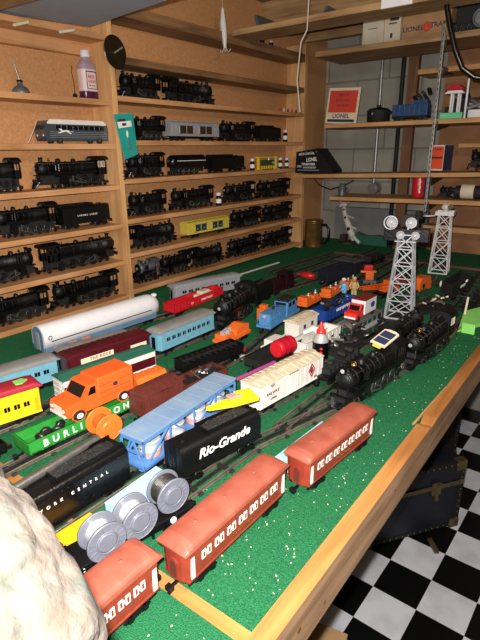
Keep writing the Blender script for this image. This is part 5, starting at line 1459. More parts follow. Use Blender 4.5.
# ---- white streamlined car
o = bpy.data.objects.new('streamlined_car', None); COL.objects.link(o); L = .42; h = L/2; w = .030
pr = [(-w, .030), (w, .030), (w, .056)]+arc(0, .056, w, .030, 0, 180, 14)[1:-1]+[(-w, .056)]
secs = [[(-h, p_[0], p_[1]) for p_ in pr]]
for i in range(0, 9):
    t = i/8; k = max(math.sqrt(1-t**2.4), .12); secs.append([(h-.055+.055*t, p_[0]*k, .030+(p_[1]-.030)*(k**.6)) for p_ in pr])
n = len(pr); vs = [p_ for s_ in secs for p_ in s_]; g = G()
g.add(vs, [(a*n+i, a*n+(i+1) % n, (a+1)*n+(i+1) % n, (a+1)*n+i) for a in range(len(secs)-1) for i in range(n)], True); g.add(secs[0], [tuple(reversed(range(n)))]); g.add(secs[-1], [tuple(range(n))])
g.build('roof_shell', 'white_plastic', o)
G().box(-h+.002, h-.03, -w+.001, w-.001, .014, .030).build('body', 'steel_blue' if 'steel_blue' in MATS else mat('steel_blue', '5d7d9c', .4, .1, .1, 40), o, .002)
for s in (-1, 1):
    G().box(-h+.02, h-.05, *sorted((s*(w-.0006), s*(w+.001))), .0425, .045).build('black_line', 'black_gloss', o)
    g = G()
    for i in range(3): g.box(-h+.025+i*.044, -h+.05+i*.044, *sorted((s*(w-.002), s*(w+.0004))), .016, .026)
    g.build('orange_panel', 'orange_toy', o, .001)
    G().ring((-h+.018, s*(w+.0005), .054), (0, 1, 0), .005, .0012, 14, 5).build('grab_ring', 'black_gloss', o)
pe = [(-.024, .020), (.024, .020), (.024, .060)]+arc(0, .060, .024, .024, 0, 180, 8)[1:-1]+[(-.024, .060)]
G().prism(pe, -h-.0015, -h+.001).build('end_wall', 'steel_blue', o)
G().box(-h-.0025, -h, -.009, .009, .022, .068).build('end_door', 'silver_paint', o, .0006)
G().sph((h-.012, 0, .078), .010, 12, 8, (1, 1, .6)).build('end_lamp', 'white_plastic', o)
truck(o, -h+.05); truck(o, h-.06)
put(o, (-1.252, .712), (-1.232, 1.168), .068, RT, .42, 'long white rounded streamlined car with a thin black side line', 'train car'); o.scale = (o.scale.x, 1.13, 1.13)
# ---- silver observation, red gondola, green coach
o = coach(.285, .054, .082, 'silver_paint', 'silver_paint', 9, 'row', 'window_dark', round_end=False, taper=.001, roofrise=.014, barm='silver_paint'); o.name = 'observation_car'
put(o, (-1.340, 1.335), (-1.250, 1.650), .054, T+.0005, .285, 'silver passenger car with a row of small dark windows near the wall rack', 'train car', sc=1.02)
o = gondola(.30, .056, .034, 'red', .016, 16); put(o, (-1.210, 1.200), (-1.222, 1.490), .056, RT, .30, 'bright red gondola in front of the silver passenger car', 'train car')
lettering(o, 'LV', .011, 'white_letter', (-.05, -.0300, .032), RSIDE); lettering(o, 'LEHIGH VALLEY', .010, 'white_letter', (.04, -.0300, .032), RSIDE)
MB = o.matrix_basis.copy(); c_ = MB @ Vector((.06, 0, .0215)); 
tag(G().box(-.045, .045, -.018, .018, 0, .022).box(-.03, .02, -.014, .014, .022, .034).build('cream_crate', 'cream', None, .003, (c_.x, c_.y, c_.z)), 'cream crate loaded in the far half of the red gondola', 'crate').rotation_euler = (0, 0, R(92))
o = coach(.25, .054, .064, 'green_coach', 'green_coach', 8, 'row', 'yellow_pale', taper=.001, barm='green_coach'); o.name = 'green_coach'
put(o, (-1.080, 1.178), (-1.106, 1.415), .054, T+.0005, .25, 'dark olive green coach with pale yellow windows behind the pale blue coach', 'train car')
# ---- black engine middle-left + maroon diesel
o = get_engine('D'); put(o, (-.968, 1.190), (-1.028, 1.440), .055, RT, .27, 'black steam locomotive facing the camera at the far end of the pale blue coach', 'locomotive', flip=True, sc=1.22)
o = get_tender(); put(o, (-1.040, 1.465), (-1.066, 1.620), .054, RT, .17, 'black tender behind the locomotive in the middle left of the table', 'tender')
def diesel(L, body, roof, w=.054, H=.084, cabfirst=False):
    o = bpy.data.objects.new('diesel_switcher', None); COL.objects.link(o); h = L/2
    G().box(-h, h, -w/2, w/2, .018, .026).build('deck', body, o, .0006)
    g = G().box(-h+.008, h*.10, -w/2+.006, w/2-.006, .026, H-.020).box(h*.68, h-.008, -w/2+.009, w/2-.009, .026, H-.026)
    for i in range(6):
        x = -h+.016+i*.012
        for s in (-1, 1): g.box(x, x+.007, *sorted((s*(w/2-.006), s*(w/2-.005))), .032, H-.030)
    g.build('hood', body, o, .002)
    G().box(h*.10, h*.68, -w/2+.002, w/2-.002, .026, H-.006).build('cab', body, o, .001)
    G().prism([(-w/2, H-.007), (w/2, H-.007), (w/2-.006, H-.001), (-w/2+.006, H-.001)], h*.07, h*.71).build('cab_roof', roof, o, .0008)
    for s in (-1, 1):
        g = G()
        for x in (h*.22, h*.46): g.box(x, x+h*.15, *sorted((s*(w/2-.003), s*(w/2-.0012))), H-.028, H-.014)
        g.build('cab_window', 'window_dark', o)
        g = G()
        for x in (-h+.004, -h*.6, -h*.25): g.bar((x, s*(w/2-.002), .026), (x, s*(w/2-.002), .044), .0012)
        g.bar((-h+.004, s*(w/2-.002), .044), (h*.08, s*(w/2-.002), .044), .0012); g.build('handrail', body, o)
    G().box(h*.10-.001, h*.10, -.020, .020, H-.022, H-.012).build('windshield', 'window_dark', o)
    G().cyl((-h+.004, 0, H-.028), (-h+.009, 0, H-.028), .005).build('headlight', 'silver_core', o)
    G().cyl((-h*.4, 0, H-.020), (-h*.4, 0, H-.010), .005).cyl((-h*.1, 0, H-.02), (-h*.1, 0, H-.012), .004).build('exhaust', roof, o)
    truck(o, -h+.034); truck(o, h-.034); coupler(o, -h, -1); coupler(o, h, 1); return o
o = diesel(.235, 'blue_switcher', 'steel_dark'); put(o, (-.836, 1.258), (-.860, 1.485), .054, RT, .235, 'bright blue diesel switcher locomotive with dark cab roof', 'locomotive')
o = diesel(.20, 'maroon_dark' if 'maroon_dark' in MATS else mat('maroon_dark', '2c0a12', .35, 0, .1, 40), 'black_metal'); v = P(282, 302); put(o, (-1.085, 1.66), (-1.092, 1.85), .054, T+.0005, .20, 'dark maroon locomotive behind the blue switcher', 'locomotive')
# ---- car with green roof, small orange car, brown cars, black gondola
o = boxcar(.245, .056, .080, 'white_dusty', 'green_roof', 3, True); o.name = 'green_roof_boxcar'
for s in (-1, 1):
    y = s*.0285; G().box(-.122, .122, y-.0008, y+.0008, .034, .058).build('maroon_stripe', 'maroon', o)
put(o, P(66, 403, T+.02), P(156, 369, T+.02), .056, T+.0005, .245, 'white boxcar with maroon stripe and dark green roof behind the orange van', 'train car')
o = bpy.data.objects.new('orange_tank_car', None); COL.objects.link(o)
flat_base(o, .12, .046, .016, 'black_metal')
G().prism([(-.023, .022), (.023, .022), (.024, .050), (.016, .062), (-.016, .062), (-.024, .050)], -.058, .058).build('body', 'orange_toy', o, .003)
g = G()
for x in (-.04, -.015, .01, .035): g.cyl((x, 0, .062), (x, 0, .068), .006, n=10)
g.build('hatch', 'orange', o)
g = G()
for i in range(5):
    for s in (-1, 1): g.box(-.048+i*.021, -.038+i*.021, *sorted((s*.0232, s*.0242)), .036, .046)
g.build('window', 'window_dark', o)
A_ = P(138, 393, T+.03); B_ = P(168, 381, T+.03); put(o, A_, B_, .046, T+.0005, .12, 'small orange toy locomotive between green-roofed and brown cars', 'train car')
o = boxcar(.185, .056, .078, 'brown_plastic', 'brown_plastic', 8); put(o, (-.752, .638), (-.748, .755), .056, T+.0005, .185, 'reddish brown boxcar between the green gondola and blue girder car', 'train car')
o = gondola(.20, .056, .030, 'brown_plastic', .022, 10); put(o, (-.748, .768), (-.735, .905), .056, T+.0005, .20, 'reddish brown open gondola behind the blue girder car', 'train car')
MB = o.matrix_basis.copy(); c_ = MB @ Vector((0, 0, .027)); e = scrap('scrap_load', 'dark scrap wheels loaded in the brown gondola', (c_.x, c_.y, T+.0275), R(85), .11, .040, 8, 14, h=.012)
o = gondola(.235, .056, .030, 'black_metal', .018, 14); put(o, (-.822, .848), (-.790, 1.050), .056, RT, .235, 'black ribbed hopper car between the pale blue coach and the brown gondola', 'train car')
g = G()
for i in range(10): x = -.10+.2*i/9; g.box(x-.001, x+.001, -.026, .026, .040, .046)
g.box(-.112, .112, -.002, .002, .042, .047); g.build('cross_braces', 'steel_dark', o)
o = gondola(.21, .056, .026, 'black_dull', .018, 10); put(o, (-.695, 1.00), (-.690, 1.205), .056, T+.0005, .21, 'black gondola left of the white boxcar, under the red drum', 'train car')
# ---- magenta stick, red drum, squeeze bottle
a = oz(236, 381, T+.052); b = oz(275, 363, T+.052); a.z = b.z = T+.056
tag(G().bar(a, b, .007, .004).build('magenta_strip', 'magenta'), 'bright magenta plastic strip left of the white boxcar', 'strip')
p = oz(277, 349, T+.07)
e = empty('red_drum', 'ribbed red plastic drum lying on its side left of the squeeze bottle', 'drum', (p.x+.005, p.y+.025, T+.0705), R(84)); e.scale = (.9, .9, .9)
G().lathe((-.036, 0, 0), (1, 0, 0), [(0, .024), (.002, .026), (.010, .027), (.012, .028), (.014, .027), (.034, .027), (.036, .028), (.038, .027), (.058, .027), (.060, .028), (.062, .027), (.070, .026), (.072, .024)], 28).build('body', 'drum_red', e)
G().cyl((-.0375, 0, 0), (-.035, 0, 0), .022, n=24).cyl((.035, 0, 0), (.0375, 0, 0), .022, n=24).build('lid', 'red', e)
p = oz(321, 361, T)
e = empty('squeeze_bottle', 'clear squeeze bottle with a red cone nozzle and black label', 'bottle', (p.x-.004, p.y, T))
G().lathe((0, 0, 0), (0, 0, 1), [(0, .021), (.003, .023), (.066, .023), (.078, .018), (.084, .011), (.088, .011)], 24).build('body', 'silver_core', e)
G().lathe((0, 0, .008), (0, 0, 1), [(0, .0234), (.054, .0234)], 24).build('black_label', 'black_gloss', e)
g = G()
for z_ in (.018, .034, .046):
    th = -1.0; g.sph((.0236*math.cos(th), .0236*math.sin(th), z_), .006, 10, 6, (.9, .9, .7))
g.build('label_print', 'red', e)
G().lathe((0, 0, .086), (0, 0, 1), [(0, .013), (.010, .013), (.012, .009), (.030, .0035), (.034, .002)], 18).build('nozzle', 'red_bright', e)
# ---- grey work car, white gondola
A_ = P(300, 357, T+.03); B_ = P(327, 331, T+.03)
o = bpy.data.objects.new('work_caboose', None); COL.objects.link(o); flat_base(o, .25, .056, .018, 'white_dusty', .008)
G().box(.0, .115, -.026, .026, .026, .072).build('cabin', 'white_dusty', o, .001)
g = G().prism([(-.029, .071), (.029, .071), (.026, .076), (0, .082), (-.026, .076)], -.006, .121); 
for i in range(7): x = .004+i*.018; g.prism([(-.027, .0755), (0, .0832), (.027, .0755)], x-.001, x+.001)
g.build('cabin_roof', 'cream_roof', o, .0006)
for s in (-1, 1): G().box(.03, .042, *sorted((s*.0255, s*.0266)), .046, .060).box(.075, .087, *sorted((s*.0255, s*.0266)), .046, .060).build('window', 'steel_dark', o)
G().box(-.115, -.055, -.024, .024, .026, .046).box(-.045, -.012, -.015, .015, .026, .036).build('tool_box', 'white_dusty', o, .002)
put(o, (-.728, 1.125), (-.722, 1.375), .056, T+.0005, .25, 'pale grey work caboose with a small cabin beside the blue switcher', 'train car')
o = gondola(.20, .056, .040, 'white_dusty', .018, 9); put(o, (-.640, 1.150), (-.632, 1.345), .056, T+.0005, .20, 'white ribbed open hopper behind the squeeze bottle', 'train car')
v = P(312, 340, T+.06)
tag(G().tube([(-.02, -.03, 0), (-.005, 0, .01), (.012, .02, 0), (.02, .04, .008)], [.006, .009, .007, .004], 10).tube([(-.02, .02, 0), (.01, -.01, .006), (.03, -.02, 0)], .005, 8).build('white_rag', 'white_letter', None, 0, (-.668, 1.24, T+.0625)), 'crumpled white scrap lying on the rim of the white hopper', 'scrap')
v = P(333, 362); tag(G().prism([(-.03, -.02), (.01, -.03), (.03, -.005), (.045, .02), (.0, .015), (-.02, .03)], 0, .003, 'z').build('paper_scrap', 'figure_white', None, 0, (v[0], v[1], T+.0004)), 'torn white paper scrap on the green mat right of the squeeze bottle', 'paper')
# ---- orange car with grey posts and red block
A_ = P(229, 343, T+.03); B_ = P(262, 335, T+.03)
o = bpy.data.objects.new('orange_work_car', None); COL.objects.link(o); flat_base(o, .15, .05, .018, 'orange_toy', .010)
G().box(-.07, -.02, -.02, .02, .028, .045).prism([(-.01, .028), (.07, .028), (.07, .05), (.04, .056), (.0, .044)], -.021, .021, 'y').build('body', 'orange_toy', o, .002)
g = G(); rr = random.Random(4)
for i in range(5): g.box(-.065+i*.011, -.058+i*.011, -.01+rr.uniform(-.008, .008), .0+rr.uniform(0, .008), .045, .056)
g.build('load', 'silver_core', o)
put(o, (-.885, 1.085), (-.892, 1.225), .05, T+.0005, .15, 'orange toy work car left of the blue switcher', 'train car')
v = P(239, 352); e = empty('signal_posts', 'pair of small white signal posts with a red box beside the orange work car', 'signal', (v[0], v[1], T), R(20))
for y in (-.012, .012): G().box(-.005, .005, y-.005, y+.005, 0, .036).sph((0, y, .038), .007, 12, 8).build('post', 'galv', e)
G().box(-.008, .008, .024, .046, .0, .016).build('red_block', 'red', e, .001); G().box(-.014, .014, -.022, .022, 0, .004).build('base', 'white_dusty', e)
# ---- black flatcars in the clutter
o = bpy.data.objects.new('flat_car', None); COL.objects.link(o); flat_base(o, .20, .050, .018, 'black_metal', .008)
g = G(); rr = random.Random(12)
for i in range(8): x = -.08+.022*i; g.box(x, x+.010, -.018, .018, .026, .034+rr.uniform(0, .014))
g.build('load', 'black_dull', o)
for q in (-.05, .02, .06): G().cyl((q, -.010, .045), (q, .012, .047), .008, n=14).build('roller', 'steel_dark', o)
put(o, (-.507, 1.02), (-.500, 1.22), .046, T+.0125, .20, 'black flatcar of machine rollers between the white hopper and nearest black locomotive', 'train car')
o = bpy.data.objects.new('flat_car', None); COL.objects.link(o); flat_base(o, .20, .050, .018, 'black_metal', .008)
G().box(-.09, -.02, -.020, .020, .026, .055).box(.0, .085, -.018, .018, .026, .046).build('crate_load', 'black_dull', o, .002)
put(o, (-.955, 2.33), (-.950, 2.52), .050, T+.0125, .20, 'black flatcar with dark boxes on the far track behind the dark navy boxcar', 'train car')
# ---- small orange cars farther
def ocar(lab, A, B):
    o = bpy.data.objects.new('orange_gang_car', None); COL.objects.link(o); flat_base(o, .13, .048, .016, 'black_metal')
    G().box(-.062, .062, -.024, .024, .022, .040).box(-.055, -.02, -.020, .020, .040, .056).box(.01, .05, -.018, .018, .040, .050).build('body', 'orange_toy', o, .002)
    for x, m in ((-.005, 'silver_core'), (.03, 'black_dull'), (.056, 'silver_core')): G().lathe((x, 0, .04), (0, 0, 1), [(0, .006), (.012, .006), (.014, .003), (.016, .0045), (.022, .003)], 10).build('figure', m, o)
    return put(o, A, B, .048, T+.0005, .13, lab, 'train car', 'small orange work cars behind the blue switcher')
ocar('small orange work car just behind the blue switcher', (-.868, 1.545), (-.872, 1.670))
ocar('small orange work car second behind the blue switcher', (-.850, 1.70), (-.862, 1.825))
ocar('small orange work car farthest behind the blue switcher, near the two figures', (-.845, 1.85), (-.855, 1.975))
v = P(247, 300, T+.03)
tag(G().box(-.02, .02, -.016, .016, 0, .045).box(-.012, .014, -.012, .012, .045, .060).build('orange_block', 'orange_toy', None, .003, (-.955, 1.39, T)), 'small orange block piece left of the blue switcher cab', 'toy part')
# ---- blue hopper
o = gondola(.25, .056, .040, 'blue_dark', .018, 11)
g = G(); rr = random.Random(9)
for i in range(9): x = -.05+i*.012; g.box(x, x+.008, -.0300, -.0292, .040+rr.uniform(-.002, .002), .049)
g.build('white_marks', 'white_letter', o)
MB = None
put(o, (-.722, 1.42), (-.716, 1.655), .056, RT, .25, 'dark blue ribbed hopper car with white side marks', 'train car')
e = scrap('scrap_load', 'dark mixed scrap load inside the blue hopper car', (-.747, 1.54, RT+.0225), R(88), .19, .040, 12, 22, h=.035)
# ---- trestle flat with red truck
v0 = P(346, 326, T+.03); v1 = P(384, 308, T+.03)
e = empty('trestle_flat', 'grey open-frame flatcar carrying the red and white truck', 'train car', (0, 0, 0)); L = .24; h = L/2
G().box(-h, h, -.027, .027, .030, .036).build('deck', 'galv', e, .001)
for s in (-1, 1):
    g = G(); y = s*.026
    g.box(-h, h, y-.0015, y+.0015, .030, .040); g.box(-h, h, y-.0015, y+.0015, .006, .010)
    for i in range(7): x = -h+.004+(L-.008)*i/6; g.box(x-.0018, x+.0018, y-.0015, y+.0015, 0, .040)
    g.build('side_frame', 'galv', e)
    G().cyl((-.05, s*.036, .012), (.06, s*.036, .012), .009, n=14).build('side_tank', 'silver_paint', e)
pose(e, (-.622, 1.405), (-.612, 1.64), .054, T+.0005, L)
e2 = empty('red_truck', 'red toy truck with a white box body and brown roof', 'toy truck', (-.648, 1.525, T+.0372), R(-92)); 
G().box(-.070, .018, -.026, .026, .014, .062).build('box_body', 'white_plastic', e2, .002)
G().box(-.071, .019, -.0265, .0265, .062, .065).build('box_roof', 'brown_red' if 'brown_red' in MATS else mat('brown_red', '7a2c20', .5), e2, .001)
G().prism([(.020, .010), (.072, .010), (.074, .030), (.046, .034), (.038, .052), (.020, .052)], -.022, .022, 'y').build('cab', 'red_bright', e2, .003)
G().prism([(.0475, .0345), (.0485, .035), (.041, .050), (.040, .0495)], -.018, .018, 'y').build('windshield', 'window_dark', e2)
for s in (-1, 1):
    G().prism([(.024, .035), (.038, .035), (.034, .049), (.024, .049)], *sorted((s*.0215, s*.0226)), axis='y').build('side_window', 'window_dark', e2)
    G().prism([(-.050, .030), (-.030, .030), (-.022, .044), (-.040, .052), (-.055, .044)], *sorted((s*.0262, s*.0268)), axis='y').build('blue_emblem', 'blue_dark', e2)
    for x in (-.052, .058):
        wo = G().lathe((0, -.004, 0), (0, 1, 0), [(0, .009), (.001, .010), (.007, .010), (.008, .009)], 18).build('wheel', 'rubber', e2); wo.location = (x, s*.021, .010)
G().box(.0735, .077, -.020, .020, .012, .018).build('bumper', 'white_letter', e2)
# ---- orange crane boom behind tower
v0 = oz(376, 303, T+.05); v1 = oz(412, 286, T+.05)
e = empty('orange_crane', 'orange toy crane car with a long boom behind the grey tower', 'train car', (-.715, 1.94, T), R(72))
G().box(-.06, .06, -.022, .022, .016, .024).build('deck', 'black_metal', e, .001); truck(e, -.035); truck(e, .035)
G().box(.0, .055, -.022, .022, .024, .066).prism([(-.03, .024), (.0, .024), (.0, .06)], -.018, .018, 'y').build('cab', 'orange_toy', e, .002)
g = G()
for s in (-1, 1):
    g.bar((0, s*.012, .035), (-.155, s*.009, .054), .004); g.bar((0, s*.012, .052), (-.155, s*.009, .062), .004)
    for i in range(7): x = -.022*i; g.bar((x, s*.012, .037+.0027*i), (x-.011, s*.011, .053+.0014*i), .002)
g.build('boom', 'orange', e)
# ---- orange crane figure, red piece, figures, dark boxes
v = P(369, 279)
e = empty('orange_crane_tower', 'orange and red toy hoist standing at the back of the tracks', 'toy accessory', (v[0], v[1], T), R(30))
G().box(-.03, .03, -.03, .03, 0, .02).build('base', 'gun_grey', e, .002); G().box(-.018, .018, -.018, .018, .02, .062).box(-.04, .03, -.008, .008, .050, .060).build('frame', 'orange_toy', e, .002); G().box(-.026, .014, -.012, .012, .062, .085).build('hood', 'red', e, .004)
v = P(395, 281)
tag(G().box(-.04, .04, -.02, .02, 0, .03).box(-.02, .02, -.015, .015, .03, .045).build('red_wagon', 'coach_red', None, .004, (v[0], v[1]+.05, T)), 'small dull red wagon left of the grey tower at the back', 'toy part')
v = P(308, 275)
e = empty('red_helicopter_part', 'small red toy vehicle lying on the green mat by the far tracks', 'toy vehicle', (v[0], v[1], T), R(10)); G().sph((0, 0, .018), .022, 14, 9, (1.7, .9, .8)).build('body', 'red', e); G().box(-.055, -.02, -.003, .003, .016, .024).build('tail', 'red', e, .001)
for i, (px, py, m, lab) in enumerate(((344, 293, 'sky_blue', 'toy worker figure in a light blue coat on the tracks'), (354, 291, 'tan', 'toy worker figure in tan clothes bending beside the blue-coated one'))):
    v = P(px, py); e = empty('worker_figure', lab, 'figure', (v[0], v[1], T), R(-40+60*i))
    g = G().tube([(-.006, 0, 0), (-.006, 0, .03)], .006, 8).tube([(.006, 0, 0), (.006, 0, .03)], .006, 8).tube([(0, 0, .026), (0, -.002*i*4, .05), (0, -.003-.008*i, .062)], [.011, .013, .008], 10)
    g.tube([(-.012, 0, .056), (-.018, -.010, .042), (-.012, -.020, .036)], .004, 8).tube([(.012, 0, .056), (.018, -.010, .042), (.012, -.020, .036)], .004, 8); g.build('clothed_body', m, e)
    g = G().sph((0, -.004-.008*i, .073), .0085, 12, 8).box(-.002, .002, -.016-.008*i, -.011-.008*i, .070, .074); g.build('head', 'flesh', e); G().sph((0, -.003-.008*i, .079), .009, 12, 6, (1.1, 1.1, .6)).build('cap', 'white_letter' if i == 0 else 'tan', e)
v = P(334, 284)
o = boxcar(.20, .056, .075, 'navy', 'navy', 8); o.name = 'dark_boxcar'; put(o, (-.985, 1.93), (-.935, 2.12), .056, T+.0005, .20, 'dark navy boxcar standing among the far tracks behind the two figures', 'train car')
v = P(346, 270)
e = empty('black_cabin', 'small black cabin with a grey flat roof at the back of the table', 'toy building', (v[0], v[1]+.04, T), R(-10))
G().box(-.045, .045, -.035, .035, 0, .062).build('walls', 'black_dull', e, .002); G().box(-.065, .06, -.045, .045, .062, .066).build('flat_roof', 'gun_grey', e, .001); G().box(-.03, -.012, -.037, -.035, .03, .045).box(.01, .028, -.037, -.035, .03, .045).build('window', 'steel_dark', e)
# ---- white rod
a = oz(240, 274, T+.006); b = oz(279, 262, T+.006)
tag(G().box(0, (b-a).length, -.005, .005, -.005, .001, Matrix.Translation(a) @ (b-a).to_track_quat('X', 'Z').to_matrix().to_4x4()).build('white_rod', 'white_dusty', None, .001), 'long thin white rod lying on the green mat beyond the silver passenger car', 'rod')
# ---- towers
e = lattice_tower(.290, .088, .044, 'galv_tower' if 'galv_tower' in MATS else mat('galv_tower', 'b6b9bf', .4, .3, .06, 60), 5, True, 'floodlight_tower')
e.location = (-.550, 1.635, T+.022); e.rotation_euler = (0, 0, R(12)); tag(e, 'grey lattice floodlight tower with four round lamps on black platform', 'tower')
H = .290
G().box(-.072, .070, -.022, .022, H-.022, H+.020).build('platform_box', 'black_gloss', e, .002)
G().box(-.034, .034, -.034, .034, H-.022, H-.018).build('top_plate', 'galv_tower', e, .001)
for (x, z_) in ((-.020, H+.000), (.026, H+.000), (-.050, H+.040), (.010, H+.040)):
    l_ = G().lathe((0, 0, 0), (0, -1, .0), [(-.004, .008), (.0, .014), (.010, .018), (.014, .0185), (.014, .0165), (.006, .010), (.004, .003)], 24).build('lamp', 'galv_tower', e); l_.location = (x, -.026, z_); l_.rotation_euler = (R(-8), 0, R(18)); l_.scale = (.95, 1, .95) if z_ > H+.02 else (.72, 1, .72)
    G().sph((0, -.006, 0), .008, 12, 8).build('bulb', 'silver_core', l_)
g = G().bar((-.052, -.02, H+.018), (-.052, -.02, H+.035), .005).bar((.004, -.02, H+.018), (.004, -.02, H+.035), .005).ring((-.050, -.038, H+.040), (0, 1, 0), .021, .0025, 22, 6); g.build('lamp_bracket', 'galv_tower', e)
G().box(-.02, .03, .01, .03, H+.022, H+.06).sph((.03, .015, H+.062), .014, 10, 7, jit=.2).build('black_finial', 'black_dull', e, .003)
e = empty('tower_base_block', 'black stepped base block under the grey floodlight tower', 'base', (-.550, 1.635, T), R(12)); G().box(-.075, .075, -.075, .075, 0, .012).box(-.058, .058, -.058, .058, .012, .0215).build('block', 'black_dull', e, .002)
e = lattice_tower(.280, .084, .052, 'white_plastic', 4, False, 'lattice_tower'); e.location = (-.665, 2.49, T); e.rotation_euler = (0, 0, R(8)); tag(e, 'white lattice tower with a small searchlight on top, farther back', 'tower')
H = .280
G().box(-.042, .042, -.034, .034, H-.002, H+.004).box(-.042, .042, -.034, -.031, H+.004, H+.016).box(-.042, .042, .031, .034, H+.004, H+.016).box(-.042, -.039, -.034, .034, H+.004, H+.016).box(.039, .042, -.034, .034, H+.004, H+.016).build('platform', 'white_plastic', e)
G().cyl((0, 0, H+.004), (0, 0, H+.022), .012).sph((0, -.002, H+.034), .018, 14, 9, (1.2, 1, .9)).build('lamp_housing', 'figure_white', e); G().cyl((.012, -.01, H+.034), (.030, -.018, H+.038), .010, n=14).cyl((0, 0, H+.045), (0, 0, H+.065), .003).build('lamp', 'galv', e)
g = G().bar((-.06, -.03, H-.006), (-.095, -.03, H-.008), .006).bar((-.042, -.03, H-.004), (-.062, -.03, H-.006), .004); g.build('side_arm', 'white_plastic', e)
# ---- things at the right of the towers
v = P(449, 284); e = empty('white_tank', 'small white tank with a dark end right of the white tower foot', 'toy part', (v[0], v[1], T), R(0)); G().cyl((-.035, 0, .016), (.030, 0, .016), .014, n=18).build('body', 'white_plastic', e); G().cyl((-.055, 0, .016), (-.036, 0, .016), .013, n=18).build('dark_end', 'black_dull', e)
v = P(418, 290)
e = empty('orange_tank', 'orange rounded toy body visible between the two towers', 'toy part', (v[0]-.02, v[1]+.10, T), R(80)); G().prism([(-.05, 0), (.05, 0), (.05, .03), (.035, .055), (-.035, .055), (-.05, .03)], -.022, .022, 'y').build('body', 'orange_toy', e, .004); G().cyl((-.02, -.0225, .02), (-.02, -.024, .02), .010).build('dark_hatch', 'black_dull', e)
v = P(447, 302)
e = empty('black_tipped_car', 'black open car tilted upward right of the white tower', 'train car', (v[0]+.0, v[1]+.10, T+.022), R(70)); e.scale = (.7, .9, 1.1); e.rotation_euler = (R(12), R(-14), R(70))
G().box(-.085, .085, -.030, .030, .030, .034).box(-.085, .085, -.030, -.027, .034, .075).box(-.085, .085, .027, .030, .034, .075).box(-.085, -.082, -.030, .030, .034, .075).box(.082, .085, -.030, .030, .034, .075).build('body', 'black_dull', e, .001); truck(e, -.05); truck(e, .05)
G().box(-.02, .02, -.0312, -.030, .05, .06).sph((.03, -.031, .066), .008, 10, 6, (1.5, .4, .8)).build('white_mark', 'white_letter', e)
v = P(455, 324); e = empty('red_hydrant', 'small red hydrant shaped piece standing at the lime green ramp', 'toy part', (v[0]-.004, v[1], T)); G().lathe((0, 0, 0), (0, 0, 1), [(0, .010), (.006, .010), (.008, .007), (.026, .007), (.030, .010), (.034, .009), (.040, .003)], 16).build('body', 'drum_red', e)
a = oz(464, 316, T+.02); b = oz(468, 297, T+.06)
tag(G().cyl((a.x, a.y, T+.001), (a.x-.005, a.y+.05, T+.075), .004, n=10).build('white_stick', 'cream'), 'short cream stick leaning up behind the lime green ramp', 'stick')
q = [oz(457, 333, T), oz(492, 324, T), oz(488, 312, T), oz(463, 318, T)]
e = empty('lime_ramp', 'translucent lime green plastic ramp at the table edge, right frame side', 'toy part', q[0])
o_ = q[0]; vs = [v-o_ for v in q]; hz = [.006, .012, .030, .028]
G().add([tuple(v) for v in vs]+[(v.x, v.y, h_) for v, h_ in zip(vs, hz)], [(3, 2, 1, 0), (4, 5, 6, 7), (0, 1, 5, 4), (1, 2, 6, 5), (2, 3, 7, 6), (3, 0, 4, 7)]).build('ramp', 'lime', e, .003)
G().box(.01, .05, .012, .016, .0, .034).build('rib', 'lime', e, .001)
# dark wooden strip on the mat at the back
tag(G().box(-1.3, -.35, 2.62, 2.645, T, T+.012).build('wood_strip', 'old_wood_x' if 'old_wood_x' in MATS else wood_mat('old_wood_x', '6a4a34', '4a3222', 0), None, .001), 'dark wooden strip lying across the green mat behind the towers', 'strip')
# ---- rough whitewashed stone pillar
def pillar():
    from mathutils import noise
    cx, cy = -.41, -.026; rx, ry = .245, .188; zt = 1.440
    e = empty('stone_pillar', 'rough whitewashed stone pillar filling the lower left foreground', 'stone', (cx, cy, 0))
    g = G(); N = 120; rings = []
    for k in range(24): rings.append((1.28*k/23, 1.0))
    for k in range(1, 46):
        a = k/45*PI/2; rings.append((1.28+(zt-1.28)*math.sin(a)**.9, max(.0001, math.cos(a))**.5))
    vs = []
    for z, q in rings:
        for i in range(N):
            a = 2*PI*i/N; c_, s_ = math.cos(a), math.sin(a)
            x = rx*q*math.copysign(abs(c_)**.62, c_); y = ry*q*math.copysign(abs(s_)**.62, s_)
            p = Vector((x, y, z)); nn = Vector((x, y, .6*(z-1.28) if z > 1.28 else 0)); nn = nn.normalized() if nn.length > 1e-5 else Vector((0, 0, 1))
            dsp = noise.fractal(p*7, 1, 2, 4)*.014 + noise.noise(p*45)*.006+noise.noise(p*100)*.004
            p += nn*dsp*(1 if z > .02 else .2); p.z = max(p.z, 0); vs.append(p)
    K = len(rings)-1; fs = [(k*N+i, k*N+(i+1) % N, (k+1)*N+(i+1) % N, (k+1)*N+i) for k in range(K) for i in range(N)]
    g.add(vs, fs, True); g.add(vs[:N], [tuple(reversed(range(N)))])
    g.build('rock', 'plaster', e)
m = mat('plaster', '57504a', .9, 0, .1, 40, 1.0, col2='40362b', bscale=60)
nt = m.node_tree; b = nt.nodes['Principled BSDF']; src = b.inputs['Base Color'].links[0].from_socket
n = nt.nodes.new('ShaderNodeTexNoise'); n.inputs['Scale'].default_value = 12; n.inputs['Detail'].default_value = 6; rp = nt.nodes.new('ShaderNodeValToRGB'); rp.color_ramp.elements[0].position = .60; rp.color_ramp.elements[1].position = .70
tc = nt.nodes.new('ShaderNodeTexCoord'); nt.links.new(tc.outputs['Object'], n.inputs['Vector']); nt.links.new(n.outputs['Fac'], rp.inputs['Fac'])
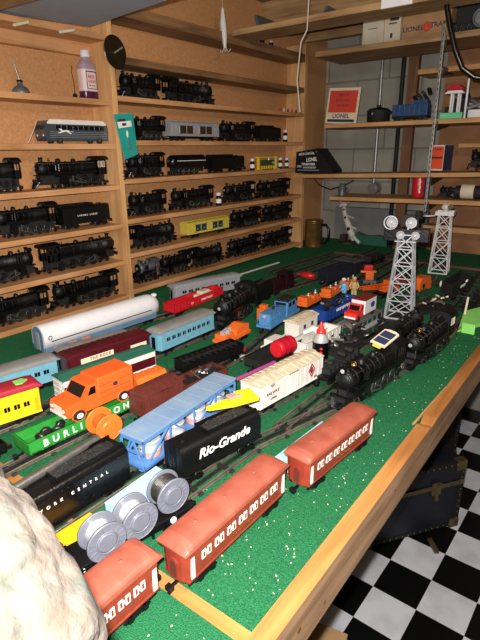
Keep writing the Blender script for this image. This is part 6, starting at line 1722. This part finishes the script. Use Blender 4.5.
mx = nt.nodes.new('ShaderNodeMix'); mx.data_type = 'RGBA'; nt.links.new(rp.outputs[0], mx.inputs[0]); nt.links.new(src, mx.inputs[6]); mx.inputs[7].default_value = lin('2a3833'); nt.links.new(mx.outputs[2], b.inputs['Base Color'])
pillar()

# separate mirrored pieces of a part into parts of their own
SKIP = {'lettering', 'print', 'script', 'label_border', 'slots', 'fence', 'trim_line', 'roof_rib', 'side_print', 'grille', 'side_flutes', 'lamps', 'loose_parts', 'dog_emblem', 'label_print', 'white_marks', 'hook_rings', 'sawdust', 'grey_parts', 'window_shade', 'lattice', 'ink_bar', 'tie', 'rail', 'white_mark'}
def split_mesh(me):
    n = len(me.vertices); par = list(range(n))
    def find(a):
        while par[a] != a: par[a] = par[par[a]]; a = par[a]
        return a
    for p in me.polygons:
        vs = list(p.vertices); r0 = find(vs[0])
        for v in vs[1:]: par[find(v)] = r0
    comp = {}
    key = {}
    for i, v in enumerate(me.vertices):
        k = (round(v.co.x, 6), round(v.co.y, 6), round(v.co.z, 6))
        if k in key: par[find(i)] = find(key[k])
        else: key[k] = i
    for i in range(n): comp.setdefault(find(i), []).append(i)
    cs = []
    for ids in comp.values():
        co_ = [me.vertices[i].co for i in ids]
        cs.append([set(ids), [min(c[k] for c in co_) for k in range(3)], [max(c[k] for c in co_) for k in range(3)]])
    if len(cs) > 400: return None
    eps = .0008; changed = True
    while changed:
        changed = False; out = []
        for c in cs:
            for d_ in out:
                if all(c[1][k] <= d_[2][k]+eps and d_[1][k] <= c[2][k]+eps for k in range(3)):
                    d_[0] |= c[0]; d_[1] = [min(a, b) for a, b in zip(c[1], d_[1])]; d_[2] = [max(a, b) for a, b in zip(c[2], d_[2])]; changed = True; break
            else: out.append(c)
        cs = out
    if not 2 <= len(cs) <= 8: return None
    res = []
    for c in cs:
        ids = sorted(c[0]); mp = {v: i for i, v in enumerate(ids)}
        m2 = bpy.data.meshes.new(me.name); fs = [p for p in me.polygons if p.vertices[0] in c[0]]
        m2.from_pydata([me.vertices[i].co for i in ids], [], [[mp[v] for v in p.vertices] for p in fs])
        for q, p in zip(m2.polygons, fs): q.material_index = p.material_index; q.use_smooth = p.use_smooth
        for m_ in me.materials: m2.materials.append(m_)
        m2.update(); res.append(m2)
    return res
import re
_sp = {}
for o in [o for o in SC.objects if o.type == 'MESH' and o.parent]:
    base = re.sub(r'\.\d+$', '', o.name)
    if base in SKIP or o.get('kind') or 'text' in o.data.name: continue
    if o.data.name not in _sp: _sp[o.data.name] = split_mesh(o.data)
    r_ = _sp[o.data.name]
    if not r_ or o.data.name in [m_.name for m_ in r_]: continue
    for m_ in r_[1:]:
        c_ = o.copy(); COL.objects.link(c_); c_.parent = o.parent; c_.data = m_
    o.data = r_[0]
cam = bpy.data.cameras.new('camera'); co = bpy.data.objects.new('camera', cam); COL.objects.link(co)
co.location = EYE
Mx = Matrix((RGT, UPV, -FWD)).transposed(); co.rotation_euler = Mx.to_euler()
cam.sensor_fit = 'VERTICAL'; cam.sensor_height = 24; cam.lens = FPX*24/640; cam.clip_start = .02; cam.clip_end = 50
SC.camera = co
fl = bpy.data.lights.new('camera_flash', 'AREA'); fl.shape = 'DISK'; fl.size = .02; fl.energy = 33; fl.color = (1, .97, .93)
fo = bpy.data.objects.new('camera_flash', fl); COL.objects.link(fo); fo.location = EYE+UPV*.035-RGT*.02+FWD*.0; fo.rotation_euler = co.rotation_euler
bl = bpy.data.lights.new('fill_light', 'POINT'); bl.energy = 27; bl.shadow_soft_size = .06; bl.color = (1, .86, .68)  # added warm overhead fill to brighten floor, racks and table; no real bulb
bo = bpy.data.objects.new('fill_light', bl); COL.objects.link(bo); bo.location = (.12, .55, 2.15)
w = bpy.data.worlds.new('world'); SC.world = w; w.use_nodes = True
w.node_tree.nodes['Background'].inputs[0].default_value = (.8, .82, .9, 1); w.node_tree.nodes['Background'].inputs[1].default_value = .07
SC.view_settings.view_transform = 'Standard'; SC.view_settings.look = 'None'; SC.view_settings.exposure = 0; SC.view_settings.gamma = 1
